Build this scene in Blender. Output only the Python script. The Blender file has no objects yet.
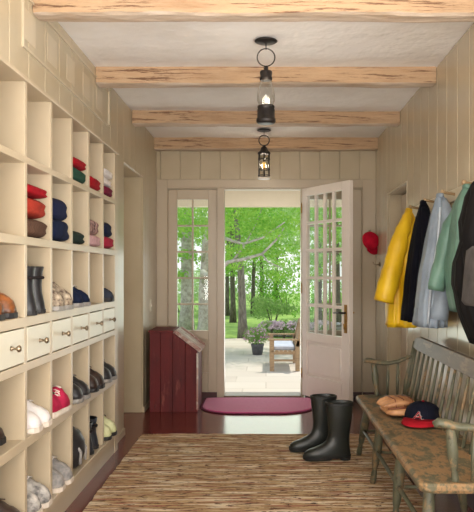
import bpy, bmesh, math, random
from mathutils import Vector, Matrix, noise
R = math.radians
PI = math.pi
scene = bpy.context.scene
COL = scene.collection
rnd = random.Random(7)

# ------------------------------------------------------------------ materials
def srgb(r, g, b):
    def f(c):
        c /= 255.0
        return c / 12.92 if c <= 0.04045 else ((c + 0.055) / 1.055) ** 2.4
    return (f(r), f(g), f(b), 1.0)

def new_mat(name):
    m = bpy.data.materials.new(name)
    m.use_nodes = True
    nt = m.node_tree
    b = nt.nodes['Principled BSDF']
    return m, nt, b

def mixcol(nt, fac, a, b):
    n = nt.nodes.new('ShaderNodeMix'); n.data_type = 'RGBA'
    for sock, v in ((0, fac), (6, a), (7, b)):
        if hasattr(v, 'is_linked') or isinstance(v, bpy.types.NodeSocket):
            nt.links.new(v, n.inputs[sock])
        else:
            n.inputs[sock].default_value = v
    return n.outputs[2]

def noise_fac(nt, scale, detail=4, rough=.6, vec_scale=(1, 1, 1), lo=.35, hi=.65, coord='Object'):
    tc = nt.nodes.new('ShaderNodeTexCoord')
    mp = nt.nodes.new('ShaderNodeMapping'); mp.inputs['Scale'].default_value = vec_scale
    nz = nt.nodes.new('ShaderNodeTexNoise')
    nz.inputs['Scale'].default_value = scale; nz.inputs['Detail'].default_value = detail
    nz.inputs['Roughness'].default_value = rough
    nt.links.new(tc.outputs[coord], mp.inputs[0]); nt.links.new(mp.outputs[0], nz.inputs[0])
    mr = nt.nodes.new('ShaderNodeMapRange')
    mr.inputs[1].default_value = lo; mr.inputs[2].default_value = hi
    nt.links.new(nz.outputs[0], mr.inputs[0])
    return mr.outputs[0]

def add_bump(nt, b, fac, strength=.3, dist=.01):
    bp = nt.nodes.new('ShaderNodeBump')
    bp.inputs['Strength'].default_value = strength; bp.inputs['Distance'].default_value = dist
    nt.links.new(fac, bp.inputs['Height']); nt.links.new(bp.outputs[0], b.inputs['Normal'])

def simple(name, c1, c2=None, scale=8, rough=.5, metal=0, vs=(1, 1, 1), bump=0, bdist=.004, lo=.35, hi=.65, spec=.5, sheen=0):
    m, nt, b = new_mat(name)
    c2 = c2 or tuple(min(1, x * .88) for x in c1[:3]) + (1,)
    f = noise_fac(nt, scale, vec_scale=vs, lo=lo, hi=hi)
    nt.links.new(mixcol(nt, f, c1, c2), b.inputs['Base Color'])
    b.inputs['Roughness'].default_value = rough
    b.inputs['Metallic'].default_value = metal
    b.inputs['Specular IOR Level'].default_value = spec
    if sheen: b.inputs['Sheen Weight'].default_value = sheen
    if bump: add_bump(nt, b, f, bump, bdist)
    return m

M = {}
M['wall'] = simple('beige wall paint', srgb(178, 163, 136), srgb(171, 156, 128), 2.5, .28, bump=.05, bdist=.002)
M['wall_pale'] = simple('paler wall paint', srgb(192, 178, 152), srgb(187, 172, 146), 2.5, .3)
M['cubby'] = simple('cubby paint', srgb(186, 170, 144), srgb(180, 163, 136), 2, .35, bump=.04, bdist=.002)
M['drawer'] = simple('drawer paint', srgb(206, 200, 180), srgb(200, 194, 173), 2, .35)
M['casing'] = simple('door casing paint', srgb(180, 164, 140), srgb(174, 158, 133), 2, .35)
M['white_door'] = simple('off white door paint', srgb(232, 224, 214), srgb(226, 217, 206), 2, .3)
M['ceiling'] = simple('ceiling plaster', srgb(247, 245, 242), srgb(240, 237, 232), 3, .8, bump=.35, bdist=.02)
M['dark_red'] = simple('dark red base paint', srgb(78, 38, 34), srgb(58, 28, 26), 5, .3)
M['iron'] = simple('black iron', srgb(38, 35, 34), srgb(58, 52, 48), 20, .45, .6)
M['brass'] = simple('aged brass', srgb(190, 150, 80), srgb(150, 112, 58), 20, .3, .9)
M['nickel'] = simple('antique nickel', srgb(165, 150, 128), srgb(130, 115, 95), 20, .3, .9)
M['wood_peg'] = simple('peg wood', srgb(164, 138, 104), srgb(136, 110, 78), 12, .5)
M['teak'] = simple('weathered teak', srgb(178, 148, 112), srgb(150, 122, 92), 8, .6, vs=(1, 6, 6))
M['cushion'] = simple('blue grey cushion', srgb(196, 200, 208), srgb(176, 180, 192), 8, .9)
M['rubber'] = simple('black green rubber', srgb(24, 27, 24), srgb(34, 37, 32), 9, .42)
M['rubber_sole'] = simple('boot sole rubber', srgb(16, 18, 16), srgb(26, 27, 25), 14, .6)
M['mat_pink'] = simple('magenta mat pile', srgb(206, 78, 140), srgb(178, 60, 118), 60, .95, bump=.6, bdist=.004, sheen=.3)
M['mat_edge'] = simple('mat binding', srgb(110, 30, 66), srgb(92, 24, 54), 30, .9)
M['bark'] = simple('grey bark', srgb(126, 116, 104), srgb(84, 76, 68), 6, .9, vs=(4, 4, 1), bump=.8, bdist=.02)
M['bark_pale'] = simple('pale bark', srgb(206, 200, 190), srgb(160, 152, 142), 5, .9, vs=(2, 2, 2), bump=.5, bdist=.02)
M['bark_mid'] = simple('mid grey bark', srgb(150, 142, 132), srgb(108, 100, 92), 6, .9, vs=(4, 4, 1), bump=.8, bdist=.02)
M['pot'] = simple('dark planter glaze', srgb(92, 92, 94), srgb(70, 70, 74), 10, .5)
M['soil'] = simple('potting soil', srgb(60, 44, 34), srgb(40, 30, 24), 30, .95)
M['stone'] = simple('dry stone', srgb(196, 188, 190), srgb(140, 132, 136), 5, .9, bump=.9, bdist=.05)
M['porch'] = simple('cream porch paint', srgb(242, 230, 206), srgb(236, 224, 200), 3, .5)
M['outer'] = simple('white clapboard paint', srgb(236, 234, 228), None, 3, .6)
M['earth'] = simple('woodland floor', srgb(130, 138, 84), srgb(96, 104, 62), 2, .95)

def glass_mat():
    m, nt, b = new_mat('clear pane glass')
    nt.nodes.remove(b)
    out = nt.nodes['Material Output']
    tr = nt.nodes.new('ShaderNodeBsdfTransparent'); tr.inputs[0].default_value = (.95, .97, .96, 1)
    gl = nt.nodes.new('ShaderNodeBsdfGlossy'); gl.inputs['Roughness'].default_value = .03
    fr = nt.nodes.new('ShaderNodeFresnel'); fr.inputs[0].default_value = 1.45
    mx = nt.nodes.new('ShaderNodeMixShader')
    ge = nt.nodes.new('ShaderNodeNewGeometry')
    mu = nt.nodes.new('ShaderNodeMath'); mu.operation = 'MULTIPLY_ADD'; mu.inputs[1].default_value = -1; mu.inputs[2].default_value = 1
    m2 = nt.nodes.new('ShaderNodeMath'); m2.operation = 'MULTIPLY'
    nt.links.new(ge.outputs['Backfacing'], mu.inputs[0]); nt.links.new(mu.outputs[0], m2.inputs[0]); nt.links.new(fr.outputs[0], m2.inputs[1])
    nt.links.new(m2.outputs[0], mx.inputs[0]); nt.links.new(tr.outputs[0], mx.inputs[1]); nt.links.new(gl.outputs[0], mx.inputs[2])
    nt.links.new(mx.outputs[0], out.inputs[0])
    return m
M['glass'] = glass_mat()

def floor_mat():
    m, nt, b = new_mat('glossy oxblood floor boards')
    tc = nt.nodes.new('ShaderNodeTexCoord')
    mp = nt.nodes.new('ShaderNodeMapping'); mp.inputs['Rotation'].default_value = (0, 0, R(45))
    nt.links.new(tc.outputs['Object'], mp.inputs[0])
    br = nt.nodes.new('ShaderNodeTexBrick'); br.offset = 0
    br.inputs['Scale'].default_value = 1.0
    br.inputs['Brick Width'].default_value = .45; br.inputs['Row Height'].default_value = .45
    br.inputs['Mortar Size'].default_value = .004
    br.inputs['Color1'].default_value = srgb(122, 56, 48); br.inputs['Color2'].default_value = srgb(102, 47, 41)
    br.inputs['Mortar'].default_value = srgb(50, 26, 24)
    nt.links.new(mp.outputs[0], br.inputs[0])
    f = noise_fac(nt, 6, 5, .7, lo=.3, hi=.75)
    c = mixcol(nt, f, br.outputs[0], srgb(88, 42, 36))
    nt.links.new(c, b.inputs['Base Color'])
    b.inputs['Roughness'].default_value = .17; b.inputs['Specular IOR Level'].default_value = .36
    add_bump(nt, b, f, .08, .004)
    return m
M['floor'] = floor_mat()

def beam_mat():
    m, nt, b = new_mat('hewn beam wood with whitewashed soffit')
    f1 = noise_fac(nt, 3.0, 6, .7, (1.2, 7, 9), .3, .7)
    f2 = noise_fac(nt, 2.2, 5, .7, (1, 3, 3), .42, .62)
    f3 = noise_fac(nt, 6, 6, .8, (.35, 5, 7), .54, .60)
    c = mixcol(nt, f1, srgb(192, 164, 132), srgb(152, 118, 86))
    c = mixcol(nt, f2, c, srgb(180, 148, 114))
    c = mixcol(nt, f3, c, srgb(104, 72, 50))
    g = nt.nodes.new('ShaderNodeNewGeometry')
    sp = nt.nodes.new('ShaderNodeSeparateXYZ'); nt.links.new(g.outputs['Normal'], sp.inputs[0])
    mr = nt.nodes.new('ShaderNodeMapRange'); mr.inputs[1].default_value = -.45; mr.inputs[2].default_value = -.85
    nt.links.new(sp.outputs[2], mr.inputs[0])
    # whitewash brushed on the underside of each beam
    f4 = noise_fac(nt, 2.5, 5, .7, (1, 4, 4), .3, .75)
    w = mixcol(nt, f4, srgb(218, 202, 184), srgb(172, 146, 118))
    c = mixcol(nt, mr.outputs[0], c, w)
    nt.links.new(c, b.inputs['Base Color'])
    b.inputs['Roughness'].default_value = .8
    add_bump(nt, b, f1, .5, .01)
    return m
M['beam'] = beam_mat()

def rug_mat():
    m, nt, b = new_mat('rag rug weave')
    s1 = noise_fac(nt, 1, 5, .8, (3.4, 34, 1), .34, .66)
    s2 = noise_fac(nt, 1, 3, .6, (3, 42, 1), .54, .62)
    s3 = noise_fac(nt, 1, 2, .6, (2.6, 28, 3), .50, .62)
    s4 = noise_fac(nt, 1, 3, .7, (14, 56, 1), .565, .60)
    cr = nt.nodes.new('ShaderNodeValToRGB')
    e = cr.color_ramp.elements
    e[0].position = .15; e[0].color = srgb(118, 86, 64)
    e[1].position = .95; e[1].color = srgb(228, 204, 166)
    for p, c in ((.38, srgb(166, 132, 98)), (.55, srgb(190, 160, 120)), (.75, srgb(190, 160, 120))):
        k = e.new(p); k.color = c
    nt.links.new(s1, cr.inputs[0])
    c = mixcol(nt, s2, cr.outputs[0], srgb(166, 108, 90))
    c = mixcol(nt, s3, c, srgb(228, 212, 184))
    c = mixcol(nt, s4, c, srgb(80, 52, 46))
    nt.links.new(c, b.inputs['Base Color'])
    b.inputs['Roughness'].default_value = .95
    b.inputs['Specular IOR Level'].default_value = .1
    add_bump(nt, b, s1, .8, .008)
    return m
M['rug'] = rug_mat()

def worn_mat(name, paint, paint2, wood, dark, thr=(.5, .58), scale=7, vs=(1, 1, 1), rough=.45):
    m, nt, b = new_mat(name)
    f0 = noise_fac(nt, scale * .6, 4, .6, vs, .35, .65)
    f1 = noise_fac(nt, scale, 8, .75, vs, thr[0], thr[1])
    f2 = noise_fac(nt, scale * 2.3, 6, .8, vs, .58, .66)
    c = mixcol(nt, f0, paint, paint2)
    c = mixcol(nt, f1, c, wood)
    c = mixcol(nt, f2, c, dark)
    nt.links.new(c, b.inputs['Base Color'])
    b.inputs['Roughness'].default_value = rough; b.inputs['Specular IOR Level'].default_value = .3
    add_bump(nt, b, f1, .25, .003)
    return m
M['bench'] = worn_mat('worn olive bench paint', srgb(92, 91, 72), srgb(74, 74, 59), srgb(120, 98, 70), srgb(46, 41, 32), (.53, .60), 14, (1, 1, .6))
M['bench_seat'] = worn_mat('heavily worn bench seat', srgb(98, 94, 73), srgb(78, 75, 58), srgb(142, 112, 78), srgb(50, 42, 32), (.46, .53), 15, (1.2, .6, 1), .55)
M['bench_rail'] = worn_mat('bench rail', srgb(98, 82, 63), srgb(80, 67, 50), srgb(132, 114, 90), srgb(70, 62, 50), (.54, .66), 7, (2, .5, 2))
M['redbox'] = worn_mat('worn barn red paint', srgb(104, 29, 29), srgb(82, 23, 24), srgb(128, 66, 58), srgb(58, 24, 22), (.56, .66), 5, (2.5, 2.5, .5), .6)
M['redlid'] = worn_mat('scuffed lid', srgb(178, 150, 140), srgb(150, 110, 100), srgb(205, 196, 184), srgb(120, 62, 58), (.48, .58), 6, (1, 2, 1), .5)
M['patio'] = None
def patio_mat():
    m, nt, b = new_mat('pale flagstones')
    tc = nt.nodes.new('ShaderNodeTexCoord')
    br = nt.nodes.new('ShaderNodeTexBrick'); br.offset = .37; br.offset_frequency = 2
    br.squash = 1.4; br.squash_frequency = 3
    br.inputs['Scale'].default_value = 1
    br.inputs['Brick Width'].default_value = .95; br.inputs['Row Height'].default_value = .62
    br.inputs['Mortar Size'].default_value = .012
    br.inputs['Color1'].default_value = srgb(205, 194, 178); br.inputs['Color2'].default_value = srgb(182, 168, 152)
    br.inputs['Mortar'].default_value = srgb(170, 156, 138)
    nt.links.new(tc.outputs['Object'], br.inputs[0])
    f = noise_fac(nt, 2, 5, .7, lo=.3, hi=.8)
    nt.links.new(mixcol(nt, f, br.outputs[0], srgb(196, 184, 166)), b.inputs['Base Color'])
    b.inputs['Roughness'].default_value = .8
    return m
M['patio'] = patio_mat()
M['lawn'] = simple('mown lawn', srgb(150, 178, 84), srgb(116, 150, 64), 1.2, .95, bump=.4, bdist=.02)

def leaf_mat(name, c1, c2, trans=.5):
    m, nt, b = new_mat(name)
    nt.nodes.remove(b)
    out = nt.nodes['Material Output']
    f = noise_fac(nt, 3.5, 2, .5, lo=.35, hi=.65)
    c = mixcol(nt, f, c1, c2)
    d = nt.nodes.new('ShaderNodeBsdfDiffuse'); t = nt.nodes.new('ShaderNodeBsdfTranslucent')
    nt.links.new(c, d.inputs[0]); nt.links.new(c, t.inputs[0])
    mx = nt.nodes.new('ShaderNodeMixShader'); mx.inputs[0].default_value = trans
    nt.links.new(d.outputs[0], mx.inputs[1]); nt.links.new(t.outputs[0], mx.inputs[2])
    nt.links.new(mx.outputs[0], out.inputs[0])
    return m
M['leaf'] = leaf_mat('maple leaves', srgb(178, 214, 104), srgb(132, 190, 84))
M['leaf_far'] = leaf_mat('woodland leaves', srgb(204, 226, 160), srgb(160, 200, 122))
M['leaf_dark'] = leaf_mat('shrub leaves', srgb(134, 168, 96), srgb(166, 194, 122))
M['petal'] = leaf_mat('lilac petals', srgb(214, 150, 190), srgb(236, 214, 226), .3)
M['petal_pale'] = leaf_mat('pale petals', srgb(232, 216, 224), srgb(206, 184, 202), .3)

_cloth = {}
def cloth(name, rgb, rgb2=None, rough=.9, sheen=0, scale=14, vs=(1, 1, 1), bump=.3):
    if name in _cloth: return _cloth[name]
    c1 = srgb(*rgb); c2 = srgb(*(rgb2 or tuple(int(v * .86) for v in rgb)))
    _cloth[name] = simple(name, c1, c2, scale, rough, vs=vs, bump=bump, bdist=.006, sheen=sheen, spec=.5 if rough < .7 else .12)
    return _cloth[name]

# ------------------------------------------------------------------ mesh builder
class MB:
    def __init__(s): s.v = []; s.f = []
    def box(s, x0, x1, y0, y1, z0, z1):
        n = len(s.v)
        s.v += [Vector(p) for p in ((x0,y0,z0),(x1,y0,z0),(x1,y1,z0),(x0,y1,z0),(x0,y0,z1),(x1,y0,z1),(x1,y1,z1),(x0,y1,z1))]
        s.f += [tuple(n + i for i in q) for q in ((3,2,1,0),(4,5,6,7),(0,1,5,4),(1,2,6,5),(2,3,7,6),(3,0,4,7))]
        return s
    def rings(s, rings, cap0=True, cap1=True):
        n = len(s.v); k = len(rings[0])
        for r in rings: s.v += [Vector(p) for p in r]
        for i in range(len(rings) - 1):
            for j in range(k):
                a = n + i * k + j; b = n + i * k + (j + 1) % k
                s.f.append((a, b, b + k, a + k))
        if cap0: s.f.append(tuple(n + j for j in reversed(range(k))))
        if cap1: s.f.append(tuple(n + (len(rings) - 1) * k + j for j in range(k)))
        return s
    def tube(s, pts, rad, k=10, flat=1.0, caps=True):
        pts = [Vector(p) for p in pts]
        if not hasattr(rad, '__len__'): rad = [rad] * len(pts)
        rr = []; up = None
        for i, p in enumerate(pts):
            t = (pts[min(i + 1, len(pts) - 1)] - pts[max(i - 1, 0)]).normalized()
            if up is None:
                up = Vector((0, 0, 1)) if abs(t.z) < .9 else Vector((0, 1, 0))
            a = t.cross(up).normalized(); b = a.cross(t).normalized(); up = b
            rr.append([p + a * (math.cos(2 * PI * j / k) * rad[i]) + b * (math.sin(2 * PI * j / k) * rad[i] * flat) for j in range(k)])
        return s.rings(rr, caps, caps)
    def lathe(s, prof, c=(0, 0, 0), k=24, caps=True):
        c = Vector(c)
        rr = [[c + Vector((r * math.cos(2 * PI * j / k), r * math.sin(2 * PI * j / k), z)) for j in range(k)] for r, z in prof]
        return s.rings(rr, caps, caps)
    def torus(s, c, R1, r, axis='y', n=28, k=8):
        c = Vector(c); base = len(s.v)
        for i in range(n):
            a = 2 * PI * i / n
            for j in range(k):
                b = 2 * PI * j / k
                q = R1 + r * math.cos(b)
                u, v, w = q * math.cos(a), q * math.sin(a), r * math.sin(b)
                p = {'y': (u, w, v), 'x': (w, u, v), 'z': (u, v, w)}[axis]
                s.v.append(c + Vector(p))
        for i in range(n):
            for j in range(k):
                s.f.append((base + i*k + j, base + i*k + (j+1)%k, base + ((i+1)%n)*k + (j+1)%k, base + ((i+1)%n)*k + j))
        return s
    def prism(s, poly, axis, a, b):
        """poly of 2-D points extruded along axis between a and b"""
        def P(u, v, w): return {'x': (w, u, v), 'y': (u, w, v), 'z': (u, v, w)}[axis]
        return s.rings([[P(u, v, a) for u, v in poly], [P(u, v, b) for u, v in poly]])
    def xf(s, mat, start=0):
        for i in range(start, len(s.v)): s.v[i] = mat @ s.v[i]
        return s
    def build(s, name, mat, parent=None, smooth=False, bevel=0, seg=2, subsurf=0, origin=None, autosmooth=False):
        off = Vector(origin) if origin else Vector((0, 0, 0))
        me = bpy.data.meshes.new(name)
        me.from_pydata([tuple(v - off) for v in s.v], [], s.f)
        bm = bmesh.new(); bm.from_mesh(me)
        bmesh.ops.recalc_face_normals(bm, faces=bm.faces)
        bm.to_mesh(me); bm.free()
        me.update()
        o = bpy.data.objects.new(name, me); COL.objects.link(o)
        o.location = off
        me.materials.append(mat)
        if parent: o.parent = parent
        if smooth:
            for p in me.polygons: p.use_smooth = True
        if bevel:
            b = o.modifiers.new('b', 'BEVEL'); b.width = bevel; b.segments = seg; b.limit_method = 'ANGLE'; b.angle_limit = R(40)
        if subsurf:
            b = o.modifiers.new('s', 'SUBSURF'); b.levels = subsurf; b.render_levels = subsurf
        return o

def tag(o, label, cat, group=None, kind=None):
    if label: o['label'] = label
    if cat: o['category'] = cat
    if group: o['group'] = group
    if kind: o['kind'] = kind
    return o
def thing(name, label, cat, loc=(0, 0, 0), rz=0, group=None, rx=0, ry=0):
    o = bpy.data.objects.new(name, None); COL.objects.link(o)
    o.empty_display_size = .05
    o.location = loc; o.rotation_euler = (rx, ry, rz)
    return tag(o, label, cat, group)
def struct(o):
    o['kind'] = 'structure'; return o
def copy_tree(o, parent=None):
    c = o.copy(); COL.objects.link(c)
    if parent is not None: c.parent = parent
    for ch in list(o.children): copy_tree(ch, c)
    return c

# ------------------------------------------------------------------ room dimensions
XL, XR = -1.10, 1.10
YB = 6.98          # inner face of the far wall
YR = -2.6          # wall behind the viewer
ZC = 2.58

struct(MB().box(-3.2, 2.2, YR, YB + .1, -.12, 0).build('floor', M['floor']))
cl = MB()
nx, ny = 26, 90
for j in range(ny + 1):
    for i in range(nx + 1):
        x = -1.5 + 3.0 * i / nx; y = YR - .2 + (YB + .4 - YR) * j / ny
        cl.v.append(Vector((x, y, ZC + .008 * noise.noise(Vector((x * 2.2, y * 2.2, 0))))))
for j in range(ny):
    for i in range(nx):
        a = j * (nx + 1) + i; cl.f.append((a, a + 1, a + nx + 2, a + nx + 1))
cl.box(-1.5, 1.5, YR - .2, YB + .2, ZC + .02, ZC + .25)
struct(cl.build('ceiling', M['ceiling'], smooth=False))

def boards(mb, axis, face, depth, u0, u1, z0, z1, w=.235, gap=.004, phase=0.0):
    """vertical boards; axis 'x' = wall facing +-x running along y; face = visible plane, depth signed thickness behind"""
    k = math.floor((u0 - phase) / w)
    while True:
        a = phase + k * w; b = a + w; k += 1
        if a >= u1: break
        a2, b2 = max(a, u0), min(b, u1)
        if b2 - a2 < .01: continue
        f0, f1 = sorted((face, face + depth))
        if axis == 'x': mb.box(f0, f1, a2 + gap / 2, b2 - gap / 2, z0, z1)
        else: mb.box(a2 + gap / 2, b2 - gap / 2, f0, f1, z0, z1)

# left wall: solid core + boards on its face, round the cubbies and the passage
CY0, CY1 = 2.32, 4.92       # cubby unit
LO0, LO1, LOZ = 5.38, 6.22, 2.105   # passage opening
wl = MB()
WL0, WL1 = -1.6, 1.5  # unseen window opening added in this wall for the left fill light
for (a, b, z0, z1) in ((YR, WL0, 0, ZC), (WL0, WL1, 0, .7), (WL0, WL1, 2.3, ZC), (WL1, CY0, 0, ZC), (CY0, CY1, 2.103, ZC), (CY1, LO0, 0, ZC), (LO0, LO1, LOZ, ZC), (LO1, YB, 0, ZC)):
    wl.box(XL - .38, XL - .012, a, b, z0, z1)
    boards(wl, 'x', XL, -.0125, a, b, z0, z1, w=.24, phase=.1)
wl.box(XL - .43, XL - .38, YR, WL0, 0, ZC).box(XL - .43, XL - .38, WL1, LO0, 0, ZC)
wl.box(XL - .43, XL - .38, LO1, YB, 0, ZC)
struct(wl.build('wall_left', M['wall'], bevel=.0035, seg=1))
# side passage beyond the opening
sp = MB()
sp.box(-3.2, XL - .43, LO0 - .1, LO0, 0, 2.6); sp.box(-3.2, XL - .43, LO1 , LO1 + .1, 0, 2.6)
sp.box(-3.3, -3.2, LO0 - .1, LO1 + .1, 0, 2.6)
struct(sp.build('wall_passage', M['wall']))
struct(MB().box(-3.3, XL - .43, LO0 - .1, LO1 + .1, 2.6, 2.7).build('ceiling_passage', M['ceiling']))

# right wall with a side doorway and an unseen window opening added to let fill light in
RO0, RO1, ROZ = 5.42, 6.28, 1.955
W0, W1, WZ0, WZ1 = -1.4, 2.35, .70, 2.30
wr = MB()
for (a, b, z0, z1) in ((YR, W0, 0, ZC), (W0, W1, 0, WZ0), (W0, W1, WZ1, ZC), (W1, RO0, 0, ZC), (RO0, RO1, ROZ, ZC), (RO1, YB, 0, ZC)):
    wr.box(XR + .012, XR + .2, a, b, z0, z1)
    boards(wr, 'x', XR, .0125, a, b, z0, z1, w=.236, phase=.217)
M['wall_right'] = simple('semi gloss beige wall paint', srgb(182, 168, 142), srgb(176, 161, 134), 2.5, .2, spec=.75)
struct(wr.build('wall_right', M['wall_right'], bevel=.0035, seg=1))
struct(MB().box(XR + .2, XR + .25, RO0 - .15, RO1 + .15, 0, 2.1).build('wall_recess', M['wall']))
d2 = MB().box(XR + .12, XR + .165, RO0 + .01, RO1 - .01, .01, ROZ - .01)
for z0, z1 in ((.2, .85), (1.0, 1.8)):
    d2.box(XR + .108, XR + .12, RO0 + .14, RO1 - .14, z0, z1)
d2o = struct(d2.build('door_2', M['casing'], bevel=.006))
t = MB().box(XR - .006, XR + .0, RO0 - .012, RO0, 0, ROZ + .012).box(XR - .006, XR, RO1, RO1 + .012, 0, ROZ + .012).box(XR - .006, XR, RO0, RO1, ROZ, ROZ + .012)
struct(t.build('trim_1', M['wall_pale']))

# rear wall; its wide unseen opening is added to admit fill light
RWX0, RWX1, RWZ0, RWZ1 = -.9, .9, .75, 2.3
wb = MB()
wb.box(-1.6, RWX0, YR - .2, YR, 0, ZC).box(RWX1, 1.4, YR - .2, YR, 0, ZC).box(RWX0, RWX1, YR - .2, YR, 0, RWZ0).box(RWX0, RWX1, YR - .2, YR, RWZ1, ZC)
struct(wb.build('wall_rear', M['wall']))

# far wall: boards above the door frame, jamb frame around sidelights and door
wf = MB()
FX0, FX1, FZ = -.99, .97, 2.105
wf.box(-1.5, FX0, YB + .012, YB + .2, 0, ZC).box(FX1, 1.4, YB + .012, YB + .2, 0, ZC).box(FX0, FX1, YB + .012, YB + .2, FZ + .02, ZC)
boards(wf, 'y', YB, .0125, -1.5, 1.4, 2.19, ZC, w=.2, phase=-.06)
struct(wf.build('wall_far', M['wall'], bevel=.0035, seg=1))
cs = MB()
cs.box(XL, FX0, YB - .006, YB + .012, 0, 2.19)
cs.box(FX1, XR, YB - .006, YB + .012, 0, 2.19)
cs.box(FX0, FX1, YB - .006, YB + .012, FZ, 2.19)
struct(cs.build('trim_2', M['casing'], bevel=.003))
fr = MB()
fr.box(-.492, -.42, YB - .004, YB + .16, 0, FZ)
fr.box(.352, .385, YB + .0, YB + .16, 0, FZ)
fr.box(FX0, -.984, YB, YB + .16, 0, FZ); fr.box(.962, FX1, YB, YB + .16, 0, FZ)
fr.box(FX0, FX1, YB + .02, YB + .16, FZ - .012, FZ + .02)
struct(fr.build('trim_3', M['casing'], bevel=.003))
# base strips
bs = MB().box(XL + .001, FX0, YB - .018, YB - .006, 0, .055).box(FX1, XR - .001, YB - .018, YB - .006, 0, .055).box(-.984, -.492, YB - .012, YB + .0, 0, .055).box(.39, .962, YB - .012, YB + .0, 0, .055)
struct(bs.build('baseboard_far', M['dark_red']))
bs = MB().box(XR - .014, XR, RO1 + .014, YB - .02, 0, .09).box(XR - .014, XR, YR, RO0 - .014, 0, .09)
struct(bs.build('baseboard_right', M['dark_red'], bevel=.002))
bs = MB().box(XL, XL + .012, LO1 + .002, YB - .02, 0, .05).box(XL, XL + .012, CY1 + .002, LO0 - .002, 0, .05)
struct(bs.build('baseboard_left', M['wall'], bevel=.002))
struct(MB().box(-.42, .352, YB - .03, YB + .2, 0, .022).build('trim_4', simple('weathered sill wood', srgb(120, 96, 78), srgb(96, 76, 62), 8, .5), bevel=.004))

# ---- glazed leaves ---------------------------------------------------------
def glazed(name, w, z0, z1, px0, px1, pz0, pz1, cols, rows, panel, mat, mt=.022, th=.045, kn='muntin_bars'):
    """leaf in local coords: x 0..w, front face y=0 (towards the room is -y), returns the leaf mesh; panes child"""
    mb = MB()
    mb.box(0, px0, 0, th, z0, z1).box(px1, w, 0, th, z0, z1)
    mb.box(px0, px1, 0, th, pz1, z1)
    q = panel
    mb.box(px0, px1, 0, th, q[1], pz0).box(px0, px1, 0, th, z0, q[0])
    # recessed flat + raised field
    mb.box(px0, px1, .018, th - .018, q[0], q[1])
    mb.box(px0 + .03, px1 - .03, .006, th - .006, q[0] + .03, q[1] - .03)
    o = mb.build(name, mat, bevel=.005, seg=2)
    struct(o)
    mu = MB()
    cw = (px1 - px0) / cols
    for i in range(1, cols): mu.box(px0 + i * cw - mt / 2, px0 + i * cw + mt / 2, .006, th - .006, pz0, pz1)
    rh = (pz1 - pz0) / rows
    for i in range(1, rows): mu.box(px0, px1, .0065, th - .0065, pz0 + i * rh - mt / 2, pz0 + i * rh + mt / 2)
    mo = mu.build(kn, mat, o, bevel=.003, seg=1)
    gl = MB().box(px0, px1, th / 2 - .002, th / 2 + .002, pz0, pz1)
    g = gl.build('glass_pane', M['glass'], o)
    return o

s1 = glazed('window_1', .492, .022, 2.09, .089, .401, .673, 1.99, 2, 5, (.246, .577), M['casing'], mt=.018)
s1.location = (-.984, YB + .012, 0)
s2 = glazed('window_2', .575, .022, 2.09, .045, .47, .673, 1.99, 2, 5, (.246, .577), M['casing'], mt=.018)
s2.location = (.386, YB + .012, 0)
d1 = glazed('door_1', .772, .03, 2.095, .074, .655, .66, 2.015, 4, 5, (.236, .575), M['white_door'], mt=.028)
d1.location = (.362, YB - .012, 0); d1.rotation_euler = (0, 0, -R(59.4))
# door furniture (room-side face is at y=0 of the leaf when shut; the visible face when open is y=0)
hp = MB().box(.700, .742, -.006, 0, .70, .96).build('handle_plate', M['brass'], d1, bevel=.003)
lv = MB().tube([(.721, -.006, .885), (.721, -.045, .885)], .009).tube([(.721, -.045, .885), (.69, -.05, .888), (.60, -.048, .882)], [.010, .009, .007]).build('handle_lever', M['iron'], d1, smooth=True)
ky = MB().tube([(.721, -.006, .76), (.721, -.02, .76)], .012).tube([(.721, -.02, .735), (.721, -.02, .785)], [.006, .009]).build('thumb_turn', M['brass'], d1, smooth=True)
hb = MB().box(.700, .742, .045, .051, .70, .96).tube([(.721, .051, .885), (.721, .09, .885), (.60, .09, .882)], .008).build('outer_handle', M['brass'], d1)
for z in (.25, 1.1, 1.9):
    MB().tube([(-.004, -.004, z - .05), (-.004, -.004, z + .05)], .007).build('hinge', M['brass'], d1, smooth=True)

# ------------------------------------------------------------------ ceiling beams
def beam(y0, y1, depth, x0, x1, seed, label):
    mb = MB(); nseg = 60; k = 5
    prof = []
    zt, zb = ZC + .012, ZC - depth
    for i in range(k + 1): prof.append((y0, zt + (zb - zt) * i / k))
    for i in range(1, k + 1): prof.append((y0 + (y1 - y0) * i / k, zb))
    for i in range(1, k + 1): prof.append((y1, zb + (zt - zb) * i / k))
    for i in range(1, k): prof.append((y1 + (y0 - y1) * i / k, zt))
    rr = []
    yc, zc = (y0 + y1) / 2, (zt + zb) / 2
    for s in range(nseg + 1):
        x = x0 + (x1 - x0) * s / nseg
        ring = []
        for (y, z) in prof:
            n1 = noise.noise(Vector((x * 2.2 + seed, y * 9, z * 9))); n2 = noise.noise(Vector((x * 9 + seed, y * 30, z * 30)))
            edge = 1.0
            if abs(y - y0) < 1e-6 or abs(y - y1) < 1e-6:
                if abs(z - zb) < 1e-6: edge = .93
            d = 1 + .055 * n1 + .025 * n2
            yy = yc + (y - yc) * d * edge
            zz = z if z >= zt - 1e-6 else z + .010 * n1 + .004 * n2 + (.006 if edge < 1 else 0)
            ring.append((x, yy, zz))
        rr.append(ring)
    mb.rings(rr)
    o = mb.build('ceiling_beam', M['beam'], smooth=False, origin=(0, yc, zb))
    tag(o, label, 'beam', 'hewn beams across the ceiling')
beam(3.27, 3.41, .107, XL + .002, XR - .002, 3, 'rough hewn timber ceiling beam nearest the viewer, at the top edge of the picture')
beam(4.48, 4.61, .107, XL + .002, XR - .002, 11, 'rough hewn ceiling beam with two dark nail holes, behind the glass lantern with the clear flask')
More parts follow.
